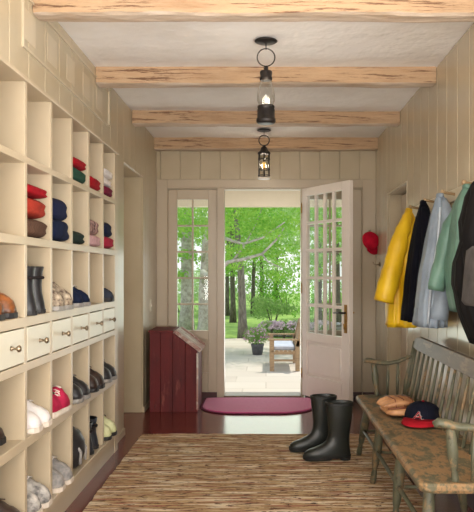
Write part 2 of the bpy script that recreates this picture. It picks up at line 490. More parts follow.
beam(5.70, 5.84, .105, XL + .002, XR - .002, 23, 'third rough hewn ceiling beam, just in front of the small dark far lantern')
beam(6.82, 6.955, .115, XL + .002, XR - .002, 37, 'pale rough ceiling beam lying against the far wall above the open glazed door')
# framed panel high on the left wall
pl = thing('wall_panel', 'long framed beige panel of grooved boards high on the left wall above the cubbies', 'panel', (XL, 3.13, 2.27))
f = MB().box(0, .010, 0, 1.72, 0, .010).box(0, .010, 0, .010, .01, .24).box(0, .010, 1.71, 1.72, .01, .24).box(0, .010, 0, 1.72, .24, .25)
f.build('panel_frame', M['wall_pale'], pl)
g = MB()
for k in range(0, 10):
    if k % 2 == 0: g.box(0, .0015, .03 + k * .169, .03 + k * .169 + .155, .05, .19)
g.build('reflection_patch', M['wall_pale'], pl)  # paler patches stand in for ceiling reflections on the glossy boards

# ------------------------------------------------------------------ cubby cabinet
XF = -1.05
cub = thing('cubby_cabinet', 'tall cream built-in cubby cabinet along the left wall, with one row of small drawers', 'cabinet', (XF, CY0, 0))
def cw(mb): return mb.xf(Matrix.Translation((-XF, -CY0, 0)))
XBK = -1.46
DIV = [3.04 + .361 * k for k in range(-1, 5)]     # inner dividers
SH = [(2.085, 2.102), (1.73, 1.76), (1.372, 1.41), (1.015, 1.058), (.82, .857), (.482, .525), (.11, .145)]
cw(MB().box(XBK - .015, XBK, CY0, CY1, 0, 2.1)).build('back_panel', M['cubby'], cub)
for y0, y1 in ((CY0 + .002, CY0 + .036), (4.828, CY1 - .003)):
    cw(MB().box(XBK, XF, y0, y1, 0, 2.085)).build('side_panel', M['cubby'], cub, bevel=.002)
for y in DIV:
    cw(MB().box(XBK, XF + .0, y - .016, y + .016, .145, 2.085)).build('divider', M['cubby'], cub, bevel=.0015, seg=1)
for i, (z0, z1) in enumerate(SH):
    x1 = XF + (.012 if i in (0, 6) else .0005)
    cw(MB().box(XBK, x1, CY0 + .036 if i else CY0 + .002, 4.828 if i else CY1 - .003, z0, z1)).build('shelf', M['cubby'], cub, bevel=.002, seg=1)
cw(MB().box(XBK, XF - .004, CY0 + .036, 4.828, .0, .11)).build('plinth', M['cubby'], cub, bevel=.002)
edges = [CY0 + .036 - .016] + DIV + [4.828 + .016]
for i in range(len(edges) - 1):
    y0, y1 = edges[i] + .020, edges[i + 1] - .020
    dr = cw(MB().box(XF - .25, XF + .0, y0, y1, .862, 1.010)).build('drawer', M['drawer'], cub, bevel=.002)
    yc = (y0 + y1) / 2
    kn = MB().lathe([(.004, 0), (.011, .002), (.006, .008), (.005, .022), (.014, .03), (.015, .036), (.010, .042), (.002, .044)], k=14)
    kn.xf(Matrix.Translation((XF, yc, .938)) @ Matrix.Rotation(R(90), 4, 'Y'))
    cw(kn).build('knob', M['nickel'], dr, smooth=True)

# ---- things in the cubbies -------------------------------------------------
def cellc(c):   # centre y of column c (0 = the one cut by the left edge of the frame)
    lo = 3.04 + .361 * (c - 1); return lo + .1805
ROWZ = {1: 1.76, 2: 1.41, 3: 1.058, 5: .525, 6: .145}

def fold_mesh(dx, dy, dz, seed, slope=0.0):
    mb = MB(); nu, nv = 28, 14
    rr = []
    for i in range(1, nv):
        ph = -PI / 2 + PI * i / nv
        ring = []
        for j in range(nu):
            th = 2 * PI * j / nu
            def se(c, e): return math.copysign(abs(c) ** e, c)
            x = se(math.cos(ph), .38) * se(math.cos(th), .30); y = se(math.cos(ph), .38) * se(math.sin(th), .30); z = se(math.sin(ph), .6)
            n = noise.noise(Vector((x * 1.6 + seed, y * 1.6, z * 1.2))); n2 = noise.noise(Vector((x * 4 + seed, y * 4, z * 3)))
            q = 1 + .05 * n + .03 * n2 - .05
            px, py, pz = x * dx / 2 * q, y * dy / 2 * q, (z * q + 1) / 2 * dz
            pz = max(pz, 0) 
            pz *= 1 - slope * (x * .5 + .5)
            # crease of the fold around the front
            if abs(z) < .25 and x > .3: px -= .008
            ring.append((px, py, pz))
        rr.append(ring)
    mb.rings(rr)
    return mb

def folded(name, label, cat, col, row, z, dims, mat, seed, slope=.2, xf=-1.038, dy=0.0, rz=0):
    dx, dyy, dz = dims; dz *= 1.22
    loc = (xf - dx / 2, cellc(col) + dy, ROWZ[row] + z)
    o = fold_mesh(dx, dyy, dz, seed, slope).build(name, mat, smooth=True)
    o.location = loc; o.rotation_euler = (0, 0, rz)
    tag(o, label, cat, 'folded clothes in the cubbies')
    return o
kn_red = cloth('red knit', (158, 20, 32)); kn_or = cloth('brick orange fleece', (160, 54, 40)); kn_br = cloth('brown wool', (96, 70, 56), (72, 52, 42), vs=(1, 6, 1))
kn_navy = cloth('navy fleece', (30, 36, 64)); kn_navy2 = cloth('navy knit', (26, 36, 64), (20, 26, 48))
kn_green = cloth('bottle green fleece', (44, 76, 60)); kn_dg = cloth('dark green wool', (40, 54, 48)); kn_white = cloth('white jersey', (232, 226, 222), (208, 200, 196)); kn_mar = cloth('maroon jersey', (120, 28, 58))
kn_pat = cloth('fair isle knit', (196, 160, 152), (60, 34, 36), scale=34); kn_pink = cloth('pale pink fleece', (214, 170, 172)); kn_ros = cloth('rose red knit', (178, 44, 70))
FY = .318
folded('folded_sweater', 'crumpled dark green sweater under the red one in the top row of cubbies', 'sweater', 3, 1, 0, (.33, FY, .085), kn_green, 1, .2)
folded('folded_sweater', 'bright red sweater lying on a dark green one, top row of cubbies', 'sweater', 3, 1, .078, (.34, FY, .12), kn_red, 2, .6)
folded('folded_sweater', 'crumpled red sweater alone in a top row cubby, left of the white jerseys', 'sweater', 4, 1, 0, (.33, FY, .115), kn_red, 3, .4)
folded('folded_shirt', 'maroon jersey at the bottom of the pile in the top row cubby farthest away', 'shirt', 5, 1, 0, (.33, FY, .075), kn_mar, 4, .2)
folded('folded_shirt', 'thin folded white jersey between the maroon one and the topmost white one', 'shirt', 5, 1, .07, (.31, FY, .06), kn_white, 5, .2, xf=-1.05)
folded('folded_shirt', 'fluffy white jersey topmost in the pile in the farthest top row cubby', 'shirt', 5, 1, .125, (.33, FY, .10), kn_white, 6, .5)
folded('folded_sweater', 'brown woollen sweater, lowest of the red, orange and brown pile', 'sweater', 1, 2, 0, (.34, FY, .10), kn_br, 7, .25)
folded('folded_sweater', 'brick orange fleece between the brown and the bright red sweaters', 'sweater', 1, 2, .093, (.34, FY, .11), kn_or, 8, .3, xf=-1.04)
folded('folded_sweater', 'bright red sweater topmost of the red, orange and brown pile', 'sweater', 1, 2, .19, (.35, FY, .125), kn_red, 9, .68, xf=-1.036)
folded('folded_sweater', 'navy blue knit, lower one of the two navy pieces in the second row', 'sweater', 2, 2, 0, (.31, FY, .11), kn_navy2, 10, .1, xf=-1.036)
folded('folded_sweater', 'rolled navy blue fleece lying on top of another navy one', 'sweater', 2, 2, .105, (.31, FY, .16), kn_navy, 11, .4, xf=-1.045)
folded('knit_hat', 'small dark green knitted hat lying alone in a second row cubby', 'hat', 3, 2, 0, (.27, .30, .10), kn_dg, 12, .4, xf=-1.045)
folded('folded_scarf', 'pale pink fleece under the patterned scarf in the second row', 'scarf', 4, 2, 0, (.32, FY, .075), kn_pink, 13, .15)
folded('folded_scarf', 'dark and pink patterned scarf bundled on a pale pink fleece', 'scarf', 4, 2, .07, (.30, .30, .12), kn_pat, 14, .3, xf=-1.05)
folded('folded_sweater', 'rose red knit under a navy one in the farthest second row cubby', 'sweater', 5, 2, 0, (.31, FY, .08), kn_ros, 15, .1)
folded('folded_sweater', 'navy knit lying on a rose red one in the farthest second row cubby', 'sweater', 5, 2, .075, (.31, .30, .12), kn_navy, 16, .25, xf=-1.045)

# ---- shoes ------------------------------------------------------------------
def lerp_tab(tab, t):
    for (a, va), (b, vb) in zip(tab, tab[1:]):
        if t <= b:
            u = (t - a) / (b - a); u = u * u * (3 - 2 * u)
            return va + (vb - va) * u
    return tab[-1][1]
def make_shoe(name, L=.27, W=.092, collar=.085, toe=.052, sole_h=.024, mats=None, laces=True, fresh=True, strap=False):
    up, so, la, li = mats
    root = thing(name, None, None)
    htab = [(0, collar * .82), (.08, collar), (.30, collar * .96), (.42, collar * .80), (.60, toe * 1.35), (.80, toe * 1.05), (.93, toe * .85), (1, toe * .5)]
    wtab = [(0, .30), (.04, .60), (.15, .74), (.40, .80), (.68, 1.0), (.85, .96), (.95, .78), (1, .42)]
    rr = []; n = 22
    for i in range(n + 1):
        t = i / n; x = -L * .5 + L * t
        h = lerp_tab(htab, t); w = lerp_tab(wtab, t) * W / 2
        ring = []
        for j in range(16):
            a = 2 * PI * j / 16
            cy, sz = math.cos(a), math.sin(a)
            top = sole_h * .6 + max(0, sz) ** .85 * (h - sole_h * .6) if sz > 0 else sole_h * .6
            pinch = 1 - .42 * max(0, sz) ** 1.5 * (1 if t < .5 else .3)
            ring.append((x, math.copysign(abs(cy) ** .7, cy) * w * pinch, top))
        rr.append(ring)
    MB().rings(rr).build('upper', up, root, smooth=True)
    # sole outline
    def outline(sc, z):
        pts = []
        for i in range(n + 1): pts.append((-L * .5 * 1.03 + L * 1.03 * i / n, lerp_tab(wtab, i / n) * W / 2 * sc, z))
        for i in range(n, -1, -1): pts.append((-L * .5 * 1.03 + L * 1.03 * i / n, -lerp_tab(wtab, i / n) * W / 2 * sc, z))
        return pts
    MB().rings([outline(1.02, 0), outline(1.10, sole_h * .3), outline(1.08, sole_h)]).build('sole', so, root, smooth=False)
    # opening lining and collar roll
    ov = MB(); cx = -L * .30
    zc = collar * .97
    ov.rings([[(cx + math.cos(a) * L * .17, math.sin(a) * W * .20, zc + .004 - .02 * math.cos(a)) for a in [2 * PI * k / 16 for k in range(16)]],
              [(cx + math.cos(a) * L * .13, math.sin(a) * W * .15, zc - .005 - .02 * math.cos(a)) for a in [2 * PI * k / 16 for k in range(16)]]])
    ov.build('lining', li, root, smooth=True)
    if laces:
        lc = MB()
        for k in range(4):
            t = .44 + .07 * k; x = -L * .5 + L * t; z = lerp_tab(htab, t) + .002
            w = W * .22
            lc.tube([(x, -w, z - .008), (x + .006, 0, z + .002), (x + .012, w, z - .008)], .0035, 6)
        x = -L * .5 + L * .42; z = lerp_tab(htab, .42) + .004
        for s in (-1, 1):
            lc.tube([(x, 0, z), (x + .004, s * .014, z + .012), (x + .012, s * .026, z + .004), (x + .016, s * .03, z - .012)], .003, 6)
        lc.build('laces', la, root, smooth=True)
    if strap:
        lc = MB(); x = -L * .5 + L * .30; z = collar * .75
        lc.tube([(x, -W * .36, z), (x + .01, -W * .15, z + .02), (x + .01, W * .15, z + .02), (x, W * .36, z)], .008, 8)
        lc.build('strap', la, root, smooth=True)
    return root
def place(root, label, cat, x, y, z, rz=0, group='shoes and boots in the cubbies'):
    root.location = (x, y, z); root.rotation_euler = (0, 0, rz)
    tag(root, label, cat, group); return root

blk = cloth('black leather', (30, 29, 31), (44, 42, 44), rough=.4, sheen=0, bump=.1)
dbr = cloth('dark brown leather', (58, 40, 32), (42, 29, 24), rough=.45, sheen=0, bump=.15)
tan = cloth('orange tan leather', (158, 92, 42), (70, 42, 24), rough=.4, sheen=0)
wht = cloth('white leather', (232, 226, 222), (214, 206, 204), rough=.45, sheen=0, bump=.1)
gry = cloth('grey white mesh', (212, 206, 198), (86, 84, 84), scale=17, rough=.8)
gry2 = cloth('mid grey mesh', (128, 126, 126), (170, 164, 158), scale=26, rough=.8)
pnk = cloth('hot pink suede', (184, 44, 78), (156, 32, 62))
lep = cloth('spotted knit', (196, 180, 156), (92, 76, 66), scale=40)
nav = cloth('navy canvas', (30, 40, 66), (22, 28, 46))
lim = cloth('pale lime mesh', (224, 224, 180), (196, 200, 150))
sow = cloth('cream sole rubber', (226, 214, 200), (204, 192, 178), rough=.6, sheen=0)
sog = cloth('grey sole rubber', (120, 116, 112), (150, 146, 140), rough=.6, sheen=0)
sob = cloth('black sole rubber', (26, 25, 26), (36, 34, 34), rough=.6, sheen=0)
lin = cloth('dark lining', (36, 32, 32), (48, 42, 42))
linb = cloth('brown lining', (88, 74, 60), (68, 56, 46))

def pair(kind, a_label, b_label, cat, col, row, rz=.03, xtoe=-1.032, sep=.105, dy=.020, **kw):
    kw['collar'] = kw.get('collar', .09) * 1.25; kw['toe'] = kw.get('toe', .06) * 1.45; kw['W'] = kw.get('W', .1) * 1.18
    sep *= 1.06
    r = make_shoe(kind, **kw)
    L = kw.get('L', .27); x = xtoe - L / 2
    if abs(rz) > 1:
        place(r, a_label, cat, xtoe - kw['W'] / 2, cellc(col), ROWZ[row], rz)
        c = copy_tree(r); place(c, b_label, cat, xtoe - kw['W'] * 1.6, cellc(col), ROWZ[row], rz)
        return
    place(r, a_label, cat, x, cellc(col) + dy - sep / 2, ROWZ[row], rz)
    if b_label:
        c = copy_tree(r)
        place(c, b_label, cat, x + .006, cellc(col) + dy + sep / 2, ROWZ[row], rz * .7)
# middle row
pair('buckled_boot', 'left orange tan strapped boot in the leftmost cubby above the drawers', 'right orange tan strapped boot in the leftmost cubby above the drawers', 'boot', 0, 3, xtoe=-1.07, L=.26, W=.095, collar=.17, toe=.07, mats=(tan, sob, blk, lin), strap=True, sep=.12)
# tall dark boots in column 1
def tall_boot(name, H=.24, L=.25, W=.10, mat=blk, lining=lin, sole=sob, group=None):
    root = thing(name, None, None)
    tabs = [(0, -.075, .175, .038), (.02, -.078, .178, .042), (.05, -.074, .172, .041), (.075, -.068, .13, .038), (.10, -.062, .075, .036), (.14, -.060, .05, .037), (.20, -.066, .056, .042), (H, -.070, .064, .045)]
    rr = []
    sx = L / .25; sy = W / .09
    def ring(z, x0, x1, w, n=24):
        cx, rx = (x0 + x1) / 2 * sx, (x1 - x0) / 2 * sx
        out = []
        for j in range(n):
            a = 2 * PI * j / n; c, s_ = math.cos(a), math.sin(a)
            out.append((cx + rx * math.copysign(abs(c) ** .85, c), math.copysign(abs(s_) ** .85, s_) * w * sy * (1 - .12 * (c < 0) * abs(c)), z))
        return out
    tabs = [(z if z <= .14 else z, a, b, w) for z, a, b, w in tabs if z <= H]
    for tb in tabs: rr.append(ring(*tb))
    z, a, b, w = tabs[-1]
    rr.append(ring(z + .003, a + .004, b - .004, w - .004)); rr.append(ring(z - .06, a + .008, b - .008, w - .007))
    MB().rings(rr).build('shaft', mat, root, smooth=True)
    MB().rings([ring(.0, -.077, .177, .040), ring(.004, -.081, .181, .044), ring(.02, -.081, .181, .044)]).build('sole', sole, root)
    MB().rings([ring(H - .055, a + .008, b - .008, w - .007), ring(H - .05, a + .008, b - .008, w - .007)]).build('lining', lining, root)
    MB().torus((.0, 0, 0), .5, .06, 'z', 24, 8).xf(Matrix.Translation(((a + b) / 2 * sx, 0, H - .05)) @ Matrix.Diagonal((.0625 * 2 * sx, .043 * 2 * sy, .12, 1))).build('strap', lining, root, smooth=True)
    return root
tb = tall_boot('ankle_boot', H=.22, W=.135)
place(tb, 'left of the two tall black boots above the second drawer', 'boot', -1.118, cellc(1) - .07, ROWZ[3], PI)
c = copy_tree(tb); place(c, 'right of the two tall black boots above the second drawer', 'boot', -1.13, cellc(1) + .085, ROWZ[3], PI + .06)
pair('slipper_boot', 'left of a pair of beige spotted knit booties above the third drawer', 'right of a pair of beige spotted knit booties above the third drawer', 'bootie', 2, 3, L=.25, W=.105, collar=.14, toe=.075, mats=(lep, sog, lep, lin), laces=False, sep=.125)
pair('slip_on_shoe', 'nearer of two navy canvas shoes above the fourth drawer', 'farther of two navy canvas shoes above the fourth drawer', 'shoe', 3, 3, L=.26, W=.10, collar=.095, toe=.062, mats=(nav, sog, sow, lin), sep=.12)
pair('slip_on_shoe', 'single dark grey blue shoe in the farthest cubby above the drawers', None, 'shoe', 5, 3, L=.27, W=.11, collar=.11, toe=.06, mats=(cloth('slate canvas', (62, 68, 82)), sob, blk, lin), sep=.0)
# lower rows
pair('loafer', 'left of two dark brown shoes in the leftmost cubby just below the drawers', 'right of two dark brown shoes in the leftmost cubby just below the drawers', 'shoe', 0, 5, L=.26, W=.095, collar=.12, toe=.06, mats=(dbr, sob, kn_pink, lin), sep=.12, xtoe=-1.12)
pair('sneaker', 'left shoe of the pair of plain white sneakers', 'right shoe of the pair of plain white sneakers', 'sneaker', 1, 5, L=.29, W=.108, collar=.10, toe=.062, mats=(wht, sow, wht, linb), sep=.115, xtoe=-1.035)
pair('sneaker', 'front one of the two hot pink suede sneakers with cream soles', 'hot pink suede sneaker standing behind the other pink one', 'sneaker', 2, 5, rz=PI/2, L=.27, W=.10, collar=.10, toe=.07, mats=(pnk, sow, sow, linb), sep=.12, sole_h=.03)
pair('ankle_boot', 'nearer of two black lace up boots with grey soles, right of the pink sneakers', 'farther of two black lace up boots with grey soles, right of the pink sneakers', 'boot', 3, 5, L=.27, W=.105, collar=.17, toe=.07, mats=(blk, sog, gry2, lin), sep=.12)
pair('ankle_boot', 'nearer of two dark brown boots in the fifth cubby below the drawers', 'farther of two dark brown boots in the fifth cubby below the drawers', 'boot', 4, 5, L=.27, W=.105, collar=.19, toe=.07, mats=(dbr, sob, dbr, lin), sep=.12)
pair('ankle_boot', 'nearer of two black and grey boots in the farthest cubby below the drawers', 'farther of two black and grey boots in the farthest cubby below the drawers', 'boot', 5, 5, L=.27, W=.105, collar=.20, toe=.07, mats=(blk, sog, gry, lin), sep=.12)
pair('walking_shoe', 'left of two brown black lace up shoes in the lowest cubby at the left edge', 'right of two brown black lace up shoes in the lowest cubby at the left edge', 'shoe', 0, 6, L=.29, W=.11, collar=.14, toe=.075, mats=(dbr, sob, dbr, linb), sep=.125, xtoe=-1.035)
pair('running_shoe', 'left of two grey and white running shoes in the lowest cubby under the white sneakers', 'right of two grey and white running shoes in the lowest cubby under the white sneakers', 'sneaker', 1, 6, L=.30, W=.11, collar=.12, toe=.07, mats=(gry, sow, wht, linb), sep=.12, xtoe=-1.035)
pair('running_shoe', 'nearer of two mid grey running shoes in the lowest cubby under the pink sneakers', 'farther of two mid grey running shoes in the lowest cubby under the pink sneakers', 'sneaker', 2, 6, L=.28, W=.105, collar=.13, toe=.07, mats=(gry2, sow, wht, linb), sep=.12)
# backpack-like dark bag
bag = thing('drawstring_bag', 'plump shiny black bag slumped in the lowest row, under the black lace up boots', 'bag', (-1.195, cellc(3) + .015, ROWZ[6]), group='bags in the cubbies')
prof = [(.10, 0), (.13, .02), (.145, .08), (.135, .15), (.11, .20), (.07, .235), (.02, .25)]
b_ = MB().lathe(prof, k=28)
for v in b_.v:
    n = noise.noise(v * 9); v.x = v.x * (1.15 + .12 * n); v.y = v.y * (.98 + .08 * n)
b_.build('bag_body', blk, bag, smooth=True)
for sy in (-.05, .05): MB().tube([(.10, sy, .17), (.155, sy * 1.1, .10), (.15, sy, .03)], .009).build('strap', gry2, bag, smooth=True)
tb2 = tall_boot('ankle_boot', H=.19, W=.13, mat=cloth('dark slate rubber', (40, 44, 52), (30, 32, 38), rough=.4, sheen=0))
place(tb2, 'nearer of two dark slate boots left of the lime shoes', 'boot', -1.13, cellc(4) - .065, ROWZ[6], PI)
c = copy_tree(tb2); place(c, 'farther of two dark slate boots left of the lime shoes', 'boot', -1.135, cellc(4) + .08, ROWZ[6], PI + .05)
pair('running_shoe', 'nearer of two pale lime running shoes in the farthest lowest cubby', 'farther of two pale lime running shoes in the farthest lowest cubby', 'sneaker', 5, 6, L=.25, W=.088, collar=.10, toe=.07, mats=(lim, sob, blk, lin), sep=.12)

# ------------------------------------------------------------------ rug and mat
rg = MB(); nx, ny = 40, 110
X0, X1, Y0, Y1 = -.955, .862, 1.2, 5.36
def rz_(x, y): return .009 + .003 * noise.noise(Vector((x * 1.5, y * 9, 3)))
base = 0
for lay in (0, 1):
    for j in range(ny + 1):
        y = Y0 + (Y1 - Y0) * j / ny
        e = .010 * noise.noise(Vector((0, y * 14, 1)))
        for i in range(nx + 1):
            x = X0 + e + (X1 - X0) * i / nx
            rg.v.append(Vector((x, y + .022 * noise.noise(Vector((x * 7, 0, y))), rz_(x, y) if lay else .0005)))
N = (nx + 1) * (ny + 1)
for j in range(ny):
    for i in range(nx):
        a = j * (nx + 1) + i
        rg.f.append((a, a + nx + 1, a + nx + 2, a + 1)); rg.f.append((N + a, N + a + 1, N + a + nx + 2, N + a + nx + 1))
def side(idx):
    for a, b in zip(idx, idx[1:]): rg.f.append((a, b, b + N, a + N))
side(list(range(nx + 1))); side([nx + (nx + 1) * j for j in range(ny + 1)])
side([ny * (nx + 1) + i for i in range(nx, -1, -1)]); side([(nx + 1) * j for j in range(ny, -1, -1)])
rug = rg.build('rag_rug', M['rug'], smooth=False)
tag(rug, 'large tan and pink striped woven rag rug covering the middle of the floor', 'rug')
fg = MB()
for k in range(150):
    x = X0 + .01 + (X1 - X0 - .02) * k / 149
    l = .015 + rnd.random() * .015; dx = (rnd.random() - .5) * .014
    fg.tube([(x, Y1 - .008, .006), (x + dx / 2, Y1 + l / 2, .005), (x + dx, Y1 + l, .003)], .0022, 4)
fo = fg.build('fringe', simple('cream fringe', srgb(206, 184, 150), None, 20, .95), rug); fo['kind'] = 'stuff'

def rrect(x0, x1, y0, y1, r, z, n=14):
    pts = []
    for cx, cy, a0 in ((x1 - r, y1 - .03, 0), (x0 + r, y1 - .03, 90), (x0 + r, y0 + r, 180), (x1 - r, y0 + r, 270)):
        ry = .03 if a0 in (0, 90) else r
        for k in range(n + 1):
            a = R(a0 + 90 * k / n)
            pts.append((cx + r * math.cos(a), cy + ry * math.sin(a), z))
    return pts
mt_ = thing('door_mat', 'magenta pink mat with rounded corners on the floor in front of the open door', 'mat', (-.09, 6.5, 0))
def mcs(mb): return mb.xf(Matrix.Translation((.09, -6.5, 0)))
mcs(MB().rings([rrect(-.60, .45, 6.14, 6.90, .34, .001), rrect(-.61, .46, 6.13, 6.905, .345, .005), rrect(-.60, .45, 6.14, 6.90, .34, .010)])).build('binding', M['mat_edge'], mt_)
mcs(MB().rings([rrect(-.59, .44, 6.15, 6.89, .335, .010), rrect(-.585, .435, 6.155, 6.885, .33, .018)])).build('pile', M['mat_pink'], mt_)

# ------------------------------------------------------------------ red bin
bx = thing('slant_top_bin', 'old barn red wooden bin with a slanting lid, in the far left corner', 'bin', (-1.055, 6.25, 0))
poly = [(0.008, .0), (.44, .0), (.44, .545), (.215, .715), (.008, .715)]
# planks of the near side and far side, each narrow board clipped to the profile
def ztop(x): return .715 if x <= .215 else .715 + (x - .215) / (.44 - .215) * (.545 - .715)
def plank_side(y0, y1):
    mb = MB(); xs = [0.008, .105, .215, .33, .44]
    for a, b in zip(xs, xs[1:]):
        a2, b2 = a + .0015, b - .0015
        mb.prism([(a2, .0), (b2, .0), (b2, ztop(b2)), (a2, ztop(a2))], 'y', y0, y1)
    return mb
plank_side(0, .02).build('side_panel', M['redbox'], bx, bevel=.0015, seg=1)
plank_side(.40, .42).build('side_panel', M['redbox'], bx, bevel=.0015, seg=1)
MB().box(.42, .438, .02, .40, 0.0, .548).build('front_panel', M['redbox'], bx, bevel=.002)
MB().box(.008, .026, .02, .40, 0, .714).build('back_panel', M['redbox'], bx, bevel=.002)
MB().box(-.0, .222, -.018, .435, .715, .735).build('top_board', M['redbox'], bx, bevel=.003)
ld = MB().box(0, .30, -.02, .437, 0, .022)
for yy in (-.02, .40): ld.box(.01, .29, yy, yy + .037, .022, .034)
ld.xf(Matrix.Translation((.222, 0, .716)) @ Matrix.Rotation(math.atan2(.17, .225), 4, 'Y'))
ldo = ld.build('lid', M['redlid'], bx, bevel=.003)
ldo['label'] = 'scuffed pale slanting lid'
MB().box(.43, .446, -.004, .0, .02, .53).build('corner_strip', M['redlid'], bx)

# light switch on the left wall
sw = thing('light_switch', 'small cream light switch plate on the left wall above the red bin', 'light switch', (XL, 6.62, .885))
MB().box(0, .006, -.035, .035, 0, .115).build('switch_plate', M['drawer'], sw, bevel=.002)
MB().box(.006, .014, -.006, .006, .045, .07).build('toggle', M['white_door'], sw, bevel=.001)

# ------------------------------------------------------------------ lanterns
def ring_and_canopy(root, zc, ring_z, rr, thick=.0035):
    MB().lathe([(.002, 0), (.060, -.003), (.066, -.008), (.058, -.014), (.012, -.020), (.004, -.024)], (0, 0, zc)).build('ceiling_canopy', M['iron'], root, smooth=True)
    MB().tube([(0, 0, zc - .022), (0, 0, zc - .035)], .0035).torus((0, 0, zc - .045), .010, .003, 'x', 14, 6).build('hook', M['iron'], root, smooth=True)
    MB().torus((0, 0, ring_z), rr, thick, 'y', 36, 8).build('ring', M['iron'], root, smooth=True)

def amber():
    m, nt, b = new_mat('glowing filament')
    b.inputs['Base Color'].default_value = srgb(250, 200, 120)
    b.inputs['Emission Color'].default_value = srgb(255, 196, 110); b.inputs['Emission Strength'].default_value = 2.5
    return m
M['amber'] = amber()
CLg = simple('thick lantern glass dummy', srgb(240, 240, 236))
def lantern_glass():
    m, nt, b = new_mat('lantern glass')
    nt.nodes.remove(b); out = nt.nodes['Material Output']
    tr = nt.nodes.new('ShaderNodeBsdfTransparent'); tr.inputs[0].default_value = (.88, .89, .88, 1)
    gl = nt.nodes.new('ShaderNodeBsdfGlossy'); gl.inputs['Roughness'].default_value = .08
    lw = nt.nodes.new('ShaderNodeLayerWeight'); lw.inputs[0].default_value = .25
    mx = nt.nodes.new('ShaderNodeMixShader')
    nt.links.new(lw.outputs['Facing'], mx.inputs[0]); nt.links.new(tr.outputs[0], mx.inputs[1]); nt.links.new(gl.outputs[0], mx.inputs[2])
    nt.links.new(mx.outputs[0], out.inputs[0]); return m
M['lglass'] = lantern_glass()
l1 = thing('glass_lantern', 'hanging lantern with a clear glass flask on a black base, between the first two beams', 'lantern', (0, 3.95, 2.10))
ring_and_canopy(l1, .475, .375, .050)
MB().lathe([(.010, .325), (.014, .315), (.012, .300), (.034, .296), (.036, .288), (.032, .262), (.037, .258), (.034, .245)]).build('cap', M['iron'], l1, smooth=True)
MB().lathe([(.031, .252), (.033, .235), (.043, .20), (.051, .155), (.050, .13), (.040, .105), (.036, .095)], k=28, caps=False).build('glass_flask', M['lglass'], l1, smooth=True)
MB().lathe([(.036, .105), (.047, .100), (.050, .092), (.046, .086), (.050, .075), (.050, .030), (.055, .026), (.055, .008), (.048, .0), (.01, .0)]).build('base', M['iron'], l1, smooth=True)
MB().lathe([(.012, .092), (.014, .12), (.012, .15), (.004, .165)]).build('bulb', simple('frosted bulb', srgb(245, 240, 230)), l1, smooth=True)
l2 = thing('iron_lantern', 'small dark iron lantern with an amber candle bulb, hanging just before the far wall', 'lantern', (-.018, 6.42, 2.12))
ring_and_canopy(l2, .455, .355, .048, .005)
MB().lathe([(.008, .312), (.014, .300), (.030, .285), (.036, .262), (.056, .245), (.060, .232), (.055, .226)]).build('cap', M['iron'], l2, smooth=True)
fr_ = MB()
for k in range(6):
    a = 2 * PI * (k + .5) / 6
    fr_.tube([(.053 * math.cos(a), .053 * math.sin(a), .01), (.053 * math.cos(a), .053 * math.sin(a), .235)], .006, 8)
for z in (.03, .085, .18): fr_.torus((0, 0, z), .053, .005, 'z', 24, 6)
fr_.build('cage', M['iron'], l2, smooth=True)
MB().lathe([(.048, .02), (.048, .23)], caps=False).build('glass_cylinder', M['lglass'], l2, smooth=True)
MB().lathe([(.010, .012), (.010, .085)]).build('candle_tube', M['iron'], l2, smooth=True)
MB().lathe([(.008, .085), (.015, .105), (.013, .14), (.003, .168)]).build('bulb', M['amber'], l2, smooth=True)
MB().lathe([(.03, -.006), (.058, -.002), (.060, .006), (.055, .012), (.02, .012)]).build('base', M['white_door'], l2, smooth=True)

# ------------------------------------------------------------------ deacon's bench
BY0, BY1 = 2.66, 4.63
bn = thing('spindle_bench', 'long worn olive green wooden bench with a spindle back, along the right wall', 'bench', (.62, BY0, 0))
def bc(mb): return mb.xf(Matrix.Translation((-.62, -BY0, 0)))
# seat: rounded plank, slightly dished
def seat_ring(ins, z):
    x0, x1, y0, y1 = .592 + ins, .985 - ins, BY0 + ins, BY1 - ins; r = .045
    pts = []
    for cx, cy, a0 in ((x1 - r, y1 - r, 0), (x0 + r, y1 - r, 90), (x0 + r, y0 + r, 180), (x1 - r, y0 + r, 270)):
        for k in range(7):
            a = R(a0 + 15 * k); pts.append((cx + r * math.cos(a), cy + r * math.sin(a), z))
    return pts
bc(MB().rings([seat_ring(.022, .398), seat_ring(.006, .404), seat_ring(0, .416), seat_ring(.0, .430), seat_ring(.006, .439), seat_ring(.016, .442), seat_ring(.06, .438)])).build('seat', M['bench_seat'], bn, smooth=False)
def turned(mb, p0, p1, r0, bulge=1.25, k=12):
    p0, p1 = Vector(p0), Vector(p1); n = 14; pts = []; rad = []
    for i in range(n + 1):
        t = i / n
        pts.append(p0.lerp(p1, t))
        q = 1 + (bulge - 1) * math.exp(-((t - .42) / .20) ** 2) - .28 * math.exp(-((t - .80) / .05) ** 2) - .30 * t * (1 - .2)
        if t < .06: q *= .8
        rad.append(r0 * q)
    return mb.tube(pts, rad, k)
lys = [(4.52, .26), (4.05, .08), (3.36, -.02), (2.80, -.12)]
for i, (y, dy) in enumerate(((4.50, .24), (4.02, .09), (3.40, .02), (2.83, -.10))):
    turned_m = turned(MB(), (.665, y, .400), (.632, y + dy, .012), .024)
    bc(turned_m).build('leg', M['bench'], bn, smooth=True)
    bc(turned(MB(), (.93, y, .400), (.985, y + dy * .8, .0), .023)).build('leg', M['bench'], bn, smooth=True)
    zz = .20; f = (.400 - zz) / .39
    bc(MB().tube([(.665 - .033 * f, y + dy * f, zz), (.93 + .055 * f, y + dy * .8 * f, zz)], [.009, .009], 8)).build('stretcher', M['bench'], bn, smooth=True)
